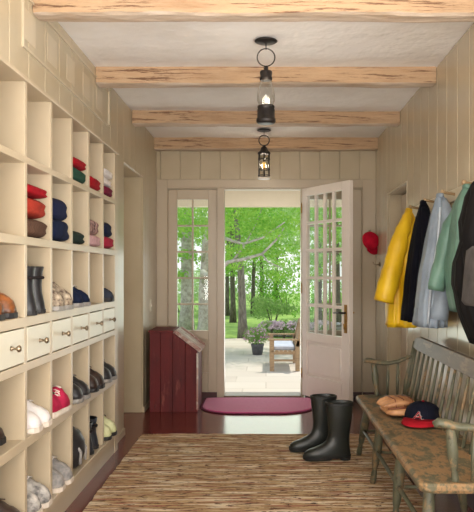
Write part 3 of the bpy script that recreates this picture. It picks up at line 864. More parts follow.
bc(MB().tube([(.648, 4.50 + .24 * .5, .205), (.648, 4.02 + .045, .205), (.648, 3.41, .205), (.648, 2.83 - .05, .205)], [.011, .011, .011, .011], 8)).build('stretcher', M['bench'], bn, smooth=True)
# back rail: wide board with clipped ends and a gently crowned top
rl = MB()
def rail_sec(y, z0, z1, x):
    t = .011
    return [(x - t - .004, y, z0), (x + t - .004, y, z0), (x + t + .012, y, z1), (x - t + .012, y, z1)]
secs = []
for i in range(25):
    y = BY0 + .02 + (BY1 - BY0 - .03) * i / 24; e = min(i, 24 - i)
    d = {0: .030, 1: .010}.get(e, 0)
    secs.append(rail_sec(y, .752 + d * .4, .838 - d, .985))
rl.rings(secs)
bc(rl).build('back_rail', M['bench_rail'], bn, bevel=.004)
for i in range(16):
    y = BY0 + .10 + (BY1 - BY0 - .20) * i / 15
    bc(MB().tube([(.915, y, .436), (.935, y, .54), (.958, y, .65), (.980, y, .765)], [.0085, .0105, .009, .007], 8)).build('spindle', M['bench'], bn, smooth=True)
for y, s in ((BY0 + .035, -1), (BY1 - .035, 1)):
    bc(MB().tube([(.915, y, .43), (.93, y, .54), (.958, y, .66), (.985, y, .80)], [.016, .017, .015, .012], 10, .8)).build('back_post', M['bench'], bn, smooth=True)
    bc(MB().tube([(.965, y, .700), (.93, y + s * .004, .688), (.875, y + s * .008, .664), (.81, y + s * .01, .652), (.735, y + s * .01, .657), (.695, y + s * .01, .668), (.668, y + s * .01, .672), (.648, y + s * .01, .664)],
                [.016, .018, .021, .023, .026, .030, .029, .018], 12, .62)).build('armrest', M['bench'], bn, smooth=True)
    bc(turned(MB(), (.712, y + s * .01, .652), (.735, y, .437), .019, 1.3)).build('arm_post', M['bench'], bn, smooth=True)
    for xx in (.805, .87):
        bc(MB().tube([(xx + .005, y + s * .008, .655), (xx, y, .54), (xx - .003, y, .437)], [.008, .011, .008], 8)).build('arm_spindle', M['bench'], bn, smooth=True)

# ---- baseball glove on the seat -------------------------------------------
gl = thing('baseball_glove', 'tan leather baseball glove lying on the bench seat behind the cap', 'glove', (.762, 3.99, .444), rz=R(8))
lea = simple('glove leather', srgb(192, 142, 98), srgb(152, 104, 68), 12, .5, bump=.3)
lea_d = simple('glove lacing', srgb(120, 66, 40), None, 12, .5)
def squash_ball(cx, cy, cz, rx, ry, rz, e=.8, k=20, n=10, mbb=None):
    mb = mbb or MB(); rr = []
    for i in range(1, n):
        ph = -PI / 2 + PI * i / n
        rr.append([(cx + rx * math.copysign(abs(math.cos(ph) * math.cos(t)) ** e, math.cos(t)), cy + ry * math.copysign(abs(math.cos(ph) * math.sin(t)) ** e, math.sin(t)), cz + rz * math.sin(ph)) for t in [2 * PI * j / k for j in range(k)]])
    return mb.rings(rr)
squash_ball(-.005, -.01, .030, .10, .10, .030, .7).build('palm', lea, gl, smooth=True)
for i, y in enumerate((-.078, -.028, .024, .074)):
    MB().tube([(-.105, y * .85, .046), (-.085, y, .058), (-.04, y, .070), (.02, y, .073), (.07, y, .064), (.095, y * .9, .048)], [.012, .021, .026, .027, .024, .012], 12, .72).build('finger', lea, gl, smooth=True)
MB().tube([(-.10, -.085, .026), (-.07, -.108, .028), (.0, -.118, .030), (.06, -.108, .027), (.09, -.085, .024)], [.012, .021, .024, .022, .010], 12, .9).build('thumb', lea, gl, smooth=True)
lm = MB().tube([(-.10, -.112, .050), (-.02, -.120, .055), (.05, -.118, .052), (.09, -.100, .046)], .004, 6)
for x_ in (-.05, .0, .05): lm.tube([(x_, -.112, .050), (x_, -.085, .096), (x_, .0, .096), (x_, .09, .092)], .003, 6)
lm.build('lacing', lea_d, gl, smooth=True)

# ---- caps -------------------------------------------------------------------
def make_cap(name, crown_mat, brim_mat, btn_mat):
    root = thing(name, None, None)
    mb = MB(); prof = [(.094, 0), (.098, .02), (.097, .05), (.088, .082), (.070, .104), (.045, .118), (.020, .124), (.004, .125)]
    mb.lathe(prof, k=36, caps=False)
    mb.rings([[(.090 * math.cos(2*PI*j/36), .090 * math.sin(2*PI*j/36), .002) for j in range(36)], [(.088 * math.cos(2*PI*j/36), .088 * math.sin(2*PI*j/36), .004) for j in range(36)]])
    for v in mb.v:
        v.x *= 1.12; v.z *= (1 - .10 * max(0, -v.x / .1)); 
    mb.build('crown', crown_mat, root, smooth=True)
    br = MB(); n = 18; top = []; bot = []
    rings_ = []
    for i in range(n + 1):
        a = R(-72 + 144 * i / n)
        c, s_ = math.cos(a), math.sin(a)
        ix, iy = .098 * 1.12 * c, .097 * s_
        ext = .075 * math.cos(a * .9) ** .6 if math.cos(a * .9) > 0 else 0
        ox, oy = ix + ext, iy * (1 + .06)
        droop = -.9 * (oy ** 2) - .000
        e = max(0, ext / .075)
        rings_.append([(ix, iy, .008 + .034 * e), ((ix + ox) / 2, (iy + oy) / 2, .008 + .026 * e), (ox, oy, .006 + .004 * e), (ox, oy, .003 + .004 * e), ((ix + ox) / 2, (iy + oy) / 2, .004 + .026 * e), (ix, iy, .004 + .034 * e)])
    br.rings(rings_)
    zmin = min(v.z for v in br.v)
    for v in br.v: v.z = max(v.z, .0015)
    br.build('brim', brim_mat, root, smooth=True)
    MB().lathe([(.004, .1235), (.008, .125), (.007, .129), (.001, .131)], k=12).build('button', btn_mat, root, smooth=True)
    se = MB()
    for k in range(6):
        a = 2 * PI * (k + .5) / 6
        se.tube([(r_ * 1.12 * math.cos(a), r_ * math.sin(a), z_ * (1 - .10 * max(0, -math.cos(a) * r_ * 1.12 / .1))) for r_, z_ in [(r2 + .0008, z2) for r2, z2 in prof]], .0012, 5)
    se.build('seams', crown_mat, root)
    return root
c_nav = cloth('cap navy twill', (21, 23, 36), (15, 17, 28)); c_red = cloth('cap red twill', (160, 24, 36), (136, 18, 30)); c_red2 = cloth('cap crimson twill', (196, 24, 52), (170, 18, 44))
cap = make_cap('baseball_hat', c_nav, c_red, c_red)
cap.scale = (1, 1, .9); cap.location = (.85, 3.76, .444); cap.rotation_euler = (0, 0, R(243))
tag(cap, 'navy baseball cap with red brim and red and white emblem, on the bench seat', 'cap')
# front emblem: a white-edged script letter over a small axe stroke, wrapped on the crown
def on_crown(u, v):    # u along width, v up; on the front (+x) of the crown
    prof = [(.098, .02), (.097, .05), (.088, .082), (.070, .104)]
    z = .022 + v
    for (r0, z0), (r1, z1) in zip(prof, prof[1:]):
        if z <= z1: r = r0 + (r1 - r0) * (z - z0) / (z1 - z0); break
    else: r = r1
    a = u / r
    return Vector(((r + .0022) * 1.12 * math.cos(a), (r + .0022) * math.sin(a), z))
def strokes(name, mat, rad, lift=0):
    mb = MB()
    for st in ([(-.028, .008), (-.012, .035), (.004, .060)], [(.004, .060), (.010, .035), (.020, .008)], [(-.020, .028), (.0, .030), (.020, .034)], [(.0, .010), (.030, .018)], ):
        pts = []
        for (a, b) in zip(st, st[1:]):
            for k in range(4): pts.append((a[0] + (b[0] - a[0]) * k / 4, a[1] + (b[1] - a[1]) * k / 4))
        pts.append(st[-1])
        mb.tube([on_crown(u, v) + Vector((lift, 0, 0)) for u, v in pts], rad, 6)
    return mb.build(name, mat, cap, smooth=True)
strokes('emblem_edge', cloth('emblem white', (228, 220, 214)), .0042)
strokes('emblem', c_red, .0030, .0028)

cap2 = make_cap('baseball_hat', c_red2, c_red2, c_red2)
tag(cap2, 'crimson red cap hanging from a hook on the casing right of the glazed door', 'cap')
cap2.location = (1.015, 6.86, 1.565); cap2.scale = (.82, .82, .82); cap2.rotation_euler = (R(70), R(58), R(12))
def hook(name, label, loc, dirv, group='small iron coat hooks'):
    h = thing(name, label, 'hook', loc, group=group)
    d = Vector(dirv)
    a = Vector((0, 0, 1))
    MB().tube([(0, 0, -.02), (0, 0, .02)], .008, 8).build('hook_plate', M['nickel'], h, smooth=True)
    MB().tube([(0, 0, .0), d * .03 + a * -.006, d * .055 + a * .002, d * .062 + a * .020], [.005, .005, .004, .006], 8).build('prong', M['nickel'], h, smooth=True)
    return h
hook('wall_hook', 'small metal hook holding the crimson red cap', (1.035, YB - .014, 1.66), (0, -1, 0))
hook('wall_hook', 'small bare metal hook on the right wall below the crimson cap', (XR - .006, 6.70, 1.335), (-1, 0, 0))

# ------------------------------------------------------------------ peg rail and coats
PZ = 1.70
pr = thing('peg_rail', 'beige peg rail on the right wall that the coats hang from', 'peg rail', (XR, 2.6, PZ))
MB().box(-.018, 0, 0, 2.55, -.035, .035).build('rail_board', M['wall_pale'], pr, bevel=.003)
PEGS = [4.87, 4.42, 3.98, 3.55, 3.18, 2.8]
for y in PEGS:
    mb = MB().lathe([(.008, 0), (.008, .06), (.014, .068), (.015, .078), (.008, .084), (.001, .085)], k=12)
    mb.xf(Matrix.Translation((-.018, y - 2.6, 0)) @ Matrix.Rotation(R(-80), 4, 'Y'))
    mb.build('peg', M['wood_peg'], pr, smooth=True)

def coat(name, label, y, mat, secs, seed, folds=6, sleeves=(), collar=None, group='coats on the peg rail', rot=0, shear=0):
    """secs: (z, xout, xin, half-length along the wall, fold amplitude)"""
    root = thing(name, label, 'coat' if 'coat' in name else 'jacket', (1.0, y, PZ), group=group)
    n = 56; rr = []
    # resample vertically
    dense = []
    for (a, b) in zip(secs, secs[1:]):
        for k in range(4):
            u = k / 4; u2 = u
            dense.append(tuple(p + (q - p) * u2 for p, q in zip(a, b)))
    dense.append(secs[-1])
    for (z, xo, xi, hl, amp) in dense:
        cx, rx = (xo + xi) / 2, (xi - xo) / 2; amp *= 1.8
        ring = []
        for j in range(n):
            a = 2 * PI * j / n; c, s_ = math.cos(a), math.sin(a)
            e = .8
            f = 1 + amp * (math.sin(folds * a + seed + 1.5 * z) + .6 * noise.noise(Vector((2.5 * c + seed, 2.5 * s_, z * 3))) + .9 * noise.noise(Vector((6 * c + seed, 6 * s_, z * 7))) + .5 * math.sin((folds * 2 + 1) * a + seed * 2))
            px = cx + rx * math.copysign(abs(c) ** e, c) * f; py = hl * math.copysign(abs(s_) ** e, s_) * f + shear * (PZ - z)
            px = min(px, XR - .022 - .004)
            ring.append((px - 1.0, py, z - PZ))
        rr.append(ring)
    # turned-in hem
    last = rr[-1]; m_ = Vector((sum(p[0] for p in last) / n, sum(p[1] for p in last) / n, 0))
    rr.append([(p[0] * .93 + m_.x * .07, p[1] * .93 + m_.y * .07, p[2] + .004) for p in last])
    rr.append([(p[0] * .86 + m_.x * .14, p[1] * .86 + m_.y * .14, p[2] + .10) for p in last])
    MB().rings(rr).build('coat_body', mat, root, smooth=True)
    for sl in sleeves:
        pts, rad, flat = sl
        dp, dr = [], []
        for i in range(len(pts) - 1):
            for k in range(5):
                u = k / 5
                dp.append(Vector(pts[i]).lerp(Vector(pts[i + 1]), u)); dr.append((rad[i] + (rad[i + 1] - rad[i]) * u) * (1 + .06 * math.sin(seed + i * 9 + k * 2.3)))
        dp.append(Vector(pts[-1])); dr.append(rad[-1])
        dp = [p - Vector((1.0, y, PZ)) for p in dp]
        sm = MB().tube(dp, dr, 28, flat)
        for v in sm.v:
            q = noise.noise(Vector((v.x * 22 + seed, v.y * 22, v.z * 5))); q2 = noise.noise(Vector((v.x * 9, v.y * 9 + seed, v.z * 14)))
            v.x += .012 * q + .007 * q2; v.y += .012 * q2 + .006 * q
        sm.build('sleeve', mat, root, smooth=True)
    if collar:
        zc_, rx, ry, cm = collar
        MB().torus((0, 0, 0), .5, .12, 'z', 20, 8).xf(Matrix.Translation((zc_[0] - 1.0, 0, zc_[1] - PZ)) @ Matrix.Diagonal((rx * 1.1, ry * 1.3, .12, 1))).build('collar', cm, root, smooth=True)
    return root

def X(px, y): return (px - 266) * y / 695
def Z(py, y): return 1.25 + (273 - py) * y / 695
def secs_from(y, rows):
    return [(Z(py, y), X(l, y), min(X(r, y), XR - .03), hl, amp) for (py, l, r, hl, amp) in rows]

yel = simple('yellow rubberised cotton', srgb(222, 182, 26), srgb(206, 162, 14), 5, .5, bump=.3, bdist=.01)
y = 4.87
co = coat('raincoat', 'bright yellow raincoat hanging from the farthest peg on the right wall', y, yel,
     secs_from(y, [(208, 406, 410, .012, 0), (216, 403, 414, .035, .02), (230, 399, 419, .08, .03), (250, 393, 421, .14, .05), (280, 389, 421, .155, .06), (305, 387, 420, .165, .07), (326, 387, 419, .17, .08)]), 1.0, 5,
     sleeves=[([(X(408, y), y - .02, Z(212, y)), (X(404, y), y - .07, Z(222, y)), (X(396, y), y - .12, Z(245, y)), (X(387, y), y - .15, Z(273, y)), (X(380, y), y - .16, Z(301, y))], [.022, .042, .058, .066, .07], 1.1)],
     collar=((X(409, y), Z(211, y)), .035, .04, yel))
coat_l = [c_ for c_ in ()]
nvm = cloth('dark navy wool coat', (15, 16, 26), (10, 11, 18), rough=.95, scale=6)
y = 4.42
coat('wool_coat', 'dark navy coat hanging between the yellow raincoat and the light blue jacket', y, nvm,
     secs_from(y, [(200, 421, 425, .012, 0), (208, 419, 429, .035, .02), (224, 415, 431, .08, .03), (250, 411, 432, .13, .04), (285, 407, 430, .15, .05), (321, 404, 428, .16, .06)]), 2.3, 6,
     sleeves=[([(X(423, y), y - .04, Z(208, y)), (X(424, y), y - .13, Z(245, y)), (X(419, y), y - .18, Z(285, y)), (X(414, y), y - .18, Z(314, y))], [.022, .05, .055, .05], 1.0)],
     collar=((X(423, y), Z(203, y)), .03, .04, nvm))
blu = simple('light blue grey nylon', srgb(138, 150, 162), srgb(116, 128, 140), 6, .55, bump=.3, bdist=.01)
blu_e = cloth('pale grey piping', (186, 194, 202))
y = 3.98
cb = coat('nylon_jacket', 'light blue grey jacket hanging between the navy coat and the green jacket', y, blu,
     secs_from(y, [(193, 438, 442, .012, 0), (200, 435, 446, .035, .02), (215, 431, 450, .08, .03), (240, 427, 451, .12, .04), (270, 422, 450, .135, .05), (300, 418, 446, .15, .055), (326, 416, 442, .155, .06)]), 4.1, 6,
     sleeves=[([(X(442, y), y - .04, Z(200, y)), (X(444, y), y - .12, Z(235, y)), (X(438, y), y - .16, Z(275, y)), (X(432, y), y - .16, Z(318, y))], [.022, .048, .05, .048], 1.0)],
     collar=((X(440, y), Z(196, y)), .032, .045, blu))
MB().tube([Vector((X(px_, y), y - .165, Z(py_, y))) - Vector((1.0, y, PZ)) for px_, py_ in ((433, 210), (431, 240), (425, 275), (421, 322))], .006, 8).build('zip', blu_e, cb, smooth=True)
grn = simple('sage green nylon', srgb(100, 134, 118), srgb(80, 112, 98), 6, .5, bump=.3, bdist=.01)
y = 3.55
cg = coat('nylon_jacket', 'sage green jacket hanging just behind the black coat at the right edge', y, grn,
     secs_from(y, [(184, 465, 470, .012, 0), (193, 460, 475, .04, .02), (205, 454, 480, .09, .03), (230, 452, 480, .12, .05), (262, 449, 480, .13, .06), (290, 450, 478, .135, .06), (312, 454, 476, .14, .06)]), 5.6, 5,
     sleeves=[([(X(467, y), y - .02, Z(190, y)), (X(456, y), y + .09, Z(225, y)), (X(448, y), y + .13, Z(262, y)), (X(443, y), y + .14, Z(291, y))], [.022, .042, .044, .038], 1.0)],
     collar=((X(467, y), Z(187, y)), .035, .045, grn))
MB().tube([Vector((X(px_, y), y - .12, Z(py_, y))) - Vector((1.0, y, PZ)) for px_, py_ in ((462, 194), (458, 225), (453, 255), (449, 296))], .004, 8).build('zip', blu_e, cg, smooth=True)
bkm = cloth('black heavy coat', (24, 21, 20), (16, 14, 14), rough=.8, scale=5)
y = 3.18
cbk = coat('wool_coat', 'long black coat cut by the right edge of the picture', y, bkm,
     secs_from(y, [(177, 478, 486, .015, 0), (183, 472, 492, .05, .02), (196, 466, 497, .10, .03), (220, 461, 497, .13, .05), (240, 463, 497, .14, .05), (262, 456, 497, .14, .06), (285, 454, 496, .14, .06), (310, 460, 494, .14, .06), (345, 474, 490, .10, .08)]), 7.7, 5,
     sleeves=[([(X(476, y), y - .08, Z(192, y)), (X(468, y), y - .15, Z(225, y)), (X(466, y), y - .16, Z(262, y)), (X(470, y), y - .15, Z(302, y))], [.05, .06, .058, .05], 1.0)],
     collar=((X(481, y), Z(181, y)), .04, .05, bkm))
tb_ = thing('tote_bag', 'charcoal grey bag hanging at the right edge in front of the long black coat', 'bag', (.90, 2.80, PZ))
gm = cloth('charcoal canvas', (84, 80, 78), (66, 62, 60))
y = 2.80
rr = []
for (py, l, r, hl) in ((246, 474, 486, .05), (250, 471, 494, .12), (275, 469, 500, .14), (302, 467, 500, .15), (306, 470, 498, .14)):
    z = Z(py, y) - PZ; xo, xi = X(l, y) - .90, min(X(r, y), 1.06) - .90
    rr.append([((xo + xi) / 2 + (xi - xo) / 2 * math.copysign(abs(math.cos(a)) ** .6, math.cos(a)), hl * math.copysign(abs(math.sin(a)) ** .6, math.sin(a)), z) for a in [2 * PI * k / 28 for k in range(28)]])
MB().rings(rr).build('bag_body', gm, tb_, smooth=True)
for s in (-1, 1):
    MB().tube([(.02 , s * .09, Z(250, y) - PZ), (.06, s * .05, -.2), (.12, s * .012, -.02), (.12, 0, .012)], .009, 8, .5).build('strap', gm, tb_, smooth=True)

# ------------------------------------------------------------------ rubber boots
def welly(name):
    root = thing(name, None, None)
    def ring(z, x0, x1, w, n=32, tw=1.0):
        cx, rx = (x0 + x1) / 2, (x1 - x0) / 2; out = []
        for j in range(n):
            a = 2 * PI * j / n; c, s_ = math.cos(a), math.sin(a)
            wide = 1 + .10 * c * (1 if rx > .1 else 0)
            out.append((cx + rx * math.copysign(abs(c) ** .9, c), w * wide * math.copysign(abs(s_) ** .85, s_), z))
        return out
    T = [(.020, -.068, .222, .044), (.034, -.070, .226, .048), (.052, -.069, .222, .047), (.070, -.067, .200, .045), (.086, -.065, .155, .043), (.105, -.063, .115, .042), (.130, -.062, .085, .041), (.165, -.062, .072, .043), (.205, -.066, .070, .047), (.25, -.072, .073, .052), (.30, -.078, .078, .056), (.35, -.082, .082, .058), (.392, -.085, .085, .060)]
    rr = [ring(*t_) for t_ in T]
    rr += [ring(.398, -.085, .085, .060), ring(.400, -.081, .081, .056), ring(.395, -.080, .080, .055), ring(.20, -.060, .064, .042)]
    MB().rings(rr).build('shaft', M['rubber'], root, smooth=True)
    MB().rings([ring(.374, -.0865, .0865, .0615), ring(.376, -.0885, .0885, .0635), ring(.396, -.0885, .0885, .0635), ring(.398, -.086, .086, .061)], False, False).build('top_band', M['rubber_sole'], root, smooth=False)
    MB().rings([ring(.0, -.066, -.0, .042), ring(.022, -.070, .004, .046)]).rings([ring(.003, .045, .222, .044), ring(.010, .04, .230, .049), ring(.026, .03, .231, .050)]).rings([ring(.016, -.070, .228, .045), ring(.030, -.073, .231, .050), ring(.036, -.073, .231, .050)]).build('sole', M['rubber_sole'], root)
    MB().tube([(.05, -.064, .352), (.06, -.057, .34)], .004, 6).box(-.02, .045, -.066, -.060, .338, .352).box(.035, .055, -.069, -.059, .332, .358).build('buckle_strap', M['rubber_sole'], root)
    return root
w1 = welly('rubber_boot')
w1.location = (X(339.5, 4.62), 4.62, .012); w1.rotation_euler = (0, 0, R(186))
w1.scale = (1.07, 1.05, .96)
tag(w1, 'black rubber boot, the nearer and more fully seen of the two on the rug', 'rubber boot', 'rubber boots on the rug')
w2 = copy_tree(w1)
w2.location = (X(323.5, 4.86), 4.86, .012); w2.rotation_euler = (0, 0, R(190))
tag(w2, 'black rubber boot standing behind and left of the other one on the rug', 'rubber boot', 'rubber boots on the rug')

# ------------------------------------------------------------------ outdoors
PZ0 = -.5
struct(MB().box(-3.5, 3.5, YB + .2, YB + .55, -.6, -.17).box(-3.5, 3.5, YB + .55, YB + .95, -.6, -.34).build('trim_5', M['stone']))
struct(MB().box(-9, 9, YB + .2, 18.6, -.8, PZ0).build('floor_patio', M['patio']))
struct(MB().box(-24, 24, 18.6, 60, -.9, PZ0 - .03).build('ground_lawn', M['lawn']))
# porch: beam and soffit over the steps
pb = MB().box(-3, 3, 9.45, 9.65, 2.16, 2.40)
struct(pb.build('trim_6', M['porch'], bevel=.005))
struct(MB().box(-3, 3, YB + .2, 9.65, 2.40, 2.47).build('ceiling_porch', M['outer']))
struct(MB().box(-3, -2.86, 9.48, 9.62, PZ0, 2.16).box(2.86, 3, 9.48, 9.62, PZ0, 2.16).build('trim_7', M['outer'], bevel=.004))

# garden bench seen side-on, facing left
gbY = 12.35
gb = thing('garden_bench', 'weathered wooden garden armchair bench with a blue grey cushion, out on the patio', 'garden bench', (X(285.5, gbY), gbY, PZ0), rz=R(0))
gb.scale = (1.3, 1, .88)
for y in (0, 1.15):
    MB().box(-.215, -.155, y, y + .06, 0, .63).build('leg', M['teak'], gb, bevel=.004)
    m_ = MB().box(-.03, .03, y, y + .06, 0, .40); 
    MB().box(.135, .195, y, y + .06, 0, .62).build('leg', M['teak'], gb, bevel=.004)
    MB().box(-.245, .17, y - .01, y + .07, .625, .655).build('armrest', M['teak'], gb, bevel=.006)
    MB().box(-.155, .135, y + .01, y + .05, .20, .24).build('stretcher', M['teak'], gb, bevel=.003)
    MB().box(-.155, .135, y + .01, y + .05, .34, .40).build('side_rail', M['teak'], gb, bevel=.003)
    p = MB().box(-.03, .03, y, y + .06, 0, .50); p.xf(Matrix.Translation((.165, 0, .50)) @ Matrix.Rotation(R(10), 4, 'Y'))
    p.build('back_post', M['teak'], gb, bevel=.004)
sl = MB()
for i in range(6): sl.box(-.20 + i * .06, -.155 + i * .06, .0, 1.21, .40, .42)
sl.build('seat_slats', M['teak'], gb, bevel=.002)
bk = MB()
for i in range(9): bk.box(-.01, .01, .12 + i * .12, .17 + i * .12, -.05, .42)
bk.box(-.02, .02, .06, 1.15, .42, .50).box(-.02, .02, .06, 1.15, -.08, -.02)
bk.xf(Matrix.Translation((.165, 0, .50)) @ Matrix.Rotation(R(10), 4, 'Y'))
bk.build('backrest', M['teak'], gb, bevel=.003)
MB().box(-.20, .13, .07, 1.14, .42, .50).build('cushion', M['cushion'], gb, bevel=.025, seg=4)

def leafcloud(mb, rng, centre, radii, n, size, flat=0.0):
    for _ in range(n):
        while True:
            p = Vector((rng.uniform(-1, 1), rng.uniform(-1, 1), rng.uniform(-1, 1)))
            if p.length <= 1: break
        p = p * (.55 + .45 * p.length) if p.length > 0 else p
        c = Vector(centre) + Vector((p.x * radii[0], p.y * radii[1], p.z * radii[2]))
        nrm = Vector((rng.gauss(0, 1), rng.gauss(0, 1), rng.gauss(0, 1) + flat)).normalized()
        t = nrm.orthogonal().normalized(); t.rotate(Matrix.Rotation(rng.uniform(0, 2 * PI), 3, nrm)); b = nrm.cross(t)
        s = size * rng.uniform(.6, 1.25); w = s * .55
        k = len(mb.v)
        mb.v += [c - t * s * .5, c - t * s * .08 + b * w * .5, c + t * s * .5, c - t * s * .08 - b * w * .5]
        mb.f.append((k, k + 1, k + 2, k + 3))

def tree(name, label, x, y, h, r, lean, crowns, bark, leaf, n, size, seed, branches=(), group='trees beyond the patio', zb=None):
    rng = random.Random(seed)
    zb = PZ0 - .03 if zb is None else zb
    t = thing(name, label, 'tree', (x, y, zb), group=group)
    pts = []; rad = []
    for i in range(9):
        u = i / 8
        pts.append((lean * u * u + .05 * noise.noise(Vector((u * 3, seed, 0))), .05 * noise.noise(Vector((u * 3, seed, 5))), h * u)); rad.append(r * (1.35 if i == 0 else 1 - .55 * u))
    tm = MB().tube(pts, rad, 12)
    tm.build('trunk', bark, t, smooth=True)
    for bp in branches:
        MB().tube([Vector(p) - Vector((x, y, zb)) for p, _ in bp], [q * .72 for _, q in bp], 8).build('branch', bark if len(bp) < 9 else bark, t, smooth=True)
    mb = MB()
    tot = sum(c[1][0] * c[1][1] * c[1][2] for c in crowns)
    for c, rd in crowns:
        k = max(20, int(n * rd[0] * rd[1] * rd[2] / tot))
        # clusters inside the crown
        cl_ = max(4, k // 90)
        for _ in range(cl_):
            while True:
                p = Vector((rng.uniform(-1, 1), rng.uniform(-1, 1), rng.uniform(-1, 1)))
                if p.length <= 1: break
            leafcloud(mb, rng, (c[0] + p.x * rd[0] - x, c[1] + p.y * rd[1] - y, c[2] + p.z * rd[2] - zb), (rd[0] * .30 + .12, rd[1] * .30 + .12, rd[2] * .18 + .08), k // cl_, size, .6)
    o = mb.build('foliage', leaf, t)
    return t
def P(px, py, y): return Vector((X(px, y), y, Z(py, y)))
# main maple: trunk base near px 243, y 340; arching pale limbs across the doorway
ty = 18.9
brs = [
    [((X(245, ty), ty, .9), .11), (P(236, 292, 17.5), .08), (P(222, 276, 16.0), .07), (P(205, 262, 15.5), .05)],
    [(P(214, 275, 15.5), .075), (P(228, 262, 15), .060), (P(244, 259, 15), .052), (P(262, 254, 15), .045), (P(276, 240, 15), .034), (P(284, 228, 15), .02)],
    [(P(216, 235, 15.5), .06), (P(230, 240, 15), .05), (P(243, 244, 15), .04), (P(262, 238, 15), .03), (P(285, 222, 15), .02)],
    [(P(232, 262, 15), .04), (P(246, 243, 15.2), .03), (P(256, 224, 15.4), .022), (P(262, 208, 15.6), .016)],
    [(P(262, 254, 15), .03), (P(268, 262, 15), .02), (P(282, 268, 15), .012)],
]
mx, my = X(203, 19.2), 19.2
brs[0] = [((mx + .03, my, 1.0), .12), (P(203, 272, 17.5), .10), (P(208, 276, 16.2), .085), (P(214, 275, 15.5), .075)]
brs.append([((mx, my, 1.6), .09), (P(206, 244, 17), .07), (P(216, 235, 15.5), .06)])
tree('maple_tree', 'big pale grey maple seen through the left sidelight, its long limbs arching across the doorway', mx, my, 3.0, .17, .1,
     [((-1.1, 15.6, 2.5), (1.6, 1.2, .55)), ((.7, 15.6, 2.6), (1.5, 1.2, .55)), ((0, 16, 3.6), (3.2, 1.8, .8)), ((-.2, 15.3, 1.9), (1.3, .9, .35)), ((.55, 16.2, 1.35), (.8, 1.0, .30)), ((2.4, 16, 2.4), (1.2, 1.4, .7)), ((-3.0, 16, 2.6), (1.2, 1.4, .8)), ((-.9, 16.5, 1.3), (.5, .8, .3))],
     M['bark_pale'], M['leaf'], 26000, .085, 5, brs)
tree('woodland_tree', 'grey tree with the thickest trunk in the doorway view, at the edge of the patio', X(243, ty), ty, 4.4, .12, -.35,
     [((X(240, ty) - .2, ty, 3.2), (1.0, 1.0, 1.0))], M['bark_mid'], M['leaf'], 1500, .085, 6)
specs = [  # px at base, distance, radius, height, lean, leaf amount, label
    (233, 25, .10, 6, -.2, 'slim dark tree at the far left of the doorway view, left of the maple trunk'),
    (227, 29, .09, 6, .1, 'slim woodland tree close to the left door jamb, seen far behind the lawn'),
    (253, 30, .09, 6, .3, 'slim pale tree standing in the gap right of the maple trunk'),
    (262, 34, .10, 7, -.3, 'thin far tree in the middle of the doorway view'),
    (276, 32, .08, 6, .2, 'thin far tree seen above the garden bench'),
    (186, 20, .20, 6, .2, 'stout tree seen through the left panes of the left sidelight'),
    (318, 23, .12, 6, .2, 'tree seen through the left panes of the open glazed door'),
    (337, 21, .13, 6, -.2, 'tree seen through the panes next to the door handle'),
]
for i, (px, yy, r, h, lean, lab) in enumerate(specs):
    x = X(px, yy)
    tree('woodland_tree', lab, x, yy, h, r, lean,
         [((x, yy, 2.6), (1.8, 1.6, 1.0)), ((x + .4, yy + .3, 4.0), (2.4, 2, 1.3)), ((x - .3, yy - .2, 1.5), (1.0, 1.2, .45))],
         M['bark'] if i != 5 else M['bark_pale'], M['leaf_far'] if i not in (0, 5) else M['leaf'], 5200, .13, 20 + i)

def bush(name, label, cat, c, rd, n, size, leaf, seed, petals=0, pmat=None, group='shrubs beyond the patio', stems=True, zb=PZ0 - .03):
    rng = random.Random(seed)
    t = thing(name, label, cat, (c[0], c[1], zb), group=group)
    mb = MB()
    for _ in range(max(5, n // 120)):
        p = Vector((rng.uniform(-.7, .7), rng.uniform(-.7, .7), rng.uniform(-.6, .7)))
        leafcloud(mb, rng, (p.x * rd[0], p.y * rd[1], c[2] - zb + p.z * rd[2]), (rd[0] * .45, rd[1] * .45, rd[2] * .4), 120, size, .4)
    for v in mb.v: v.z = max(v.z, .0)
    mb.build('foliage', leaf, t)
    st = MB()
    for k in range(6):
        a = rng.uniform(0, 2 * PI); st.tube([(0, 0, 0), (math.cos(a) * rd[0] * .3, math.sin(a) * rd[1] * .3, (c[2] - zb))], [.02, .008], 6)
    st.build('stems', M['bark'], t)
    if petals:
        pm = MB()
        for _ in range(petals):
            a = rng.uniform(0, 2 * PI); e = rng.uniform(.1, 1.2)
            q = Vector((math.cos(a) * math.cos(e) * rd[0] * 1.02, math.sin(a) * math.cos(e) * rd[1] * 1.02, c[2] - zb + math.sin(e) * rd[2] * 1.0 - .05))
            leafcloud(pm, rng, q, (.035, .035, .03), 9, .05)
        pm.build('blossom', pmat, t)
    return t
for i, (px, yy, zc_, rx, rz2, leaf, n, lab) in enumerate((
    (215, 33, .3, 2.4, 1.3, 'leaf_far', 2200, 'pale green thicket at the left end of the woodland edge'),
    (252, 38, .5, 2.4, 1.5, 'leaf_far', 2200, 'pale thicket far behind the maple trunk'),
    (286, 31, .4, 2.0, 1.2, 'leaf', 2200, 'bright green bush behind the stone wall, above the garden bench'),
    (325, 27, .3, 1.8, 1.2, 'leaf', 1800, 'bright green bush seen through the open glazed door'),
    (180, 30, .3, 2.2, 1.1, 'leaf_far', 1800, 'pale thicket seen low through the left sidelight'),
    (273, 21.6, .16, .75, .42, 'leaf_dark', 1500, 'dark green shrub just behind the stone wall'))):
    bush('woodland_shrub', lab, 'shrub', (X(px, yy), yy, zc_), (rx, 1.4, rz2), n, .14 if i < 5 else .09, M[leaf], 50 + i)

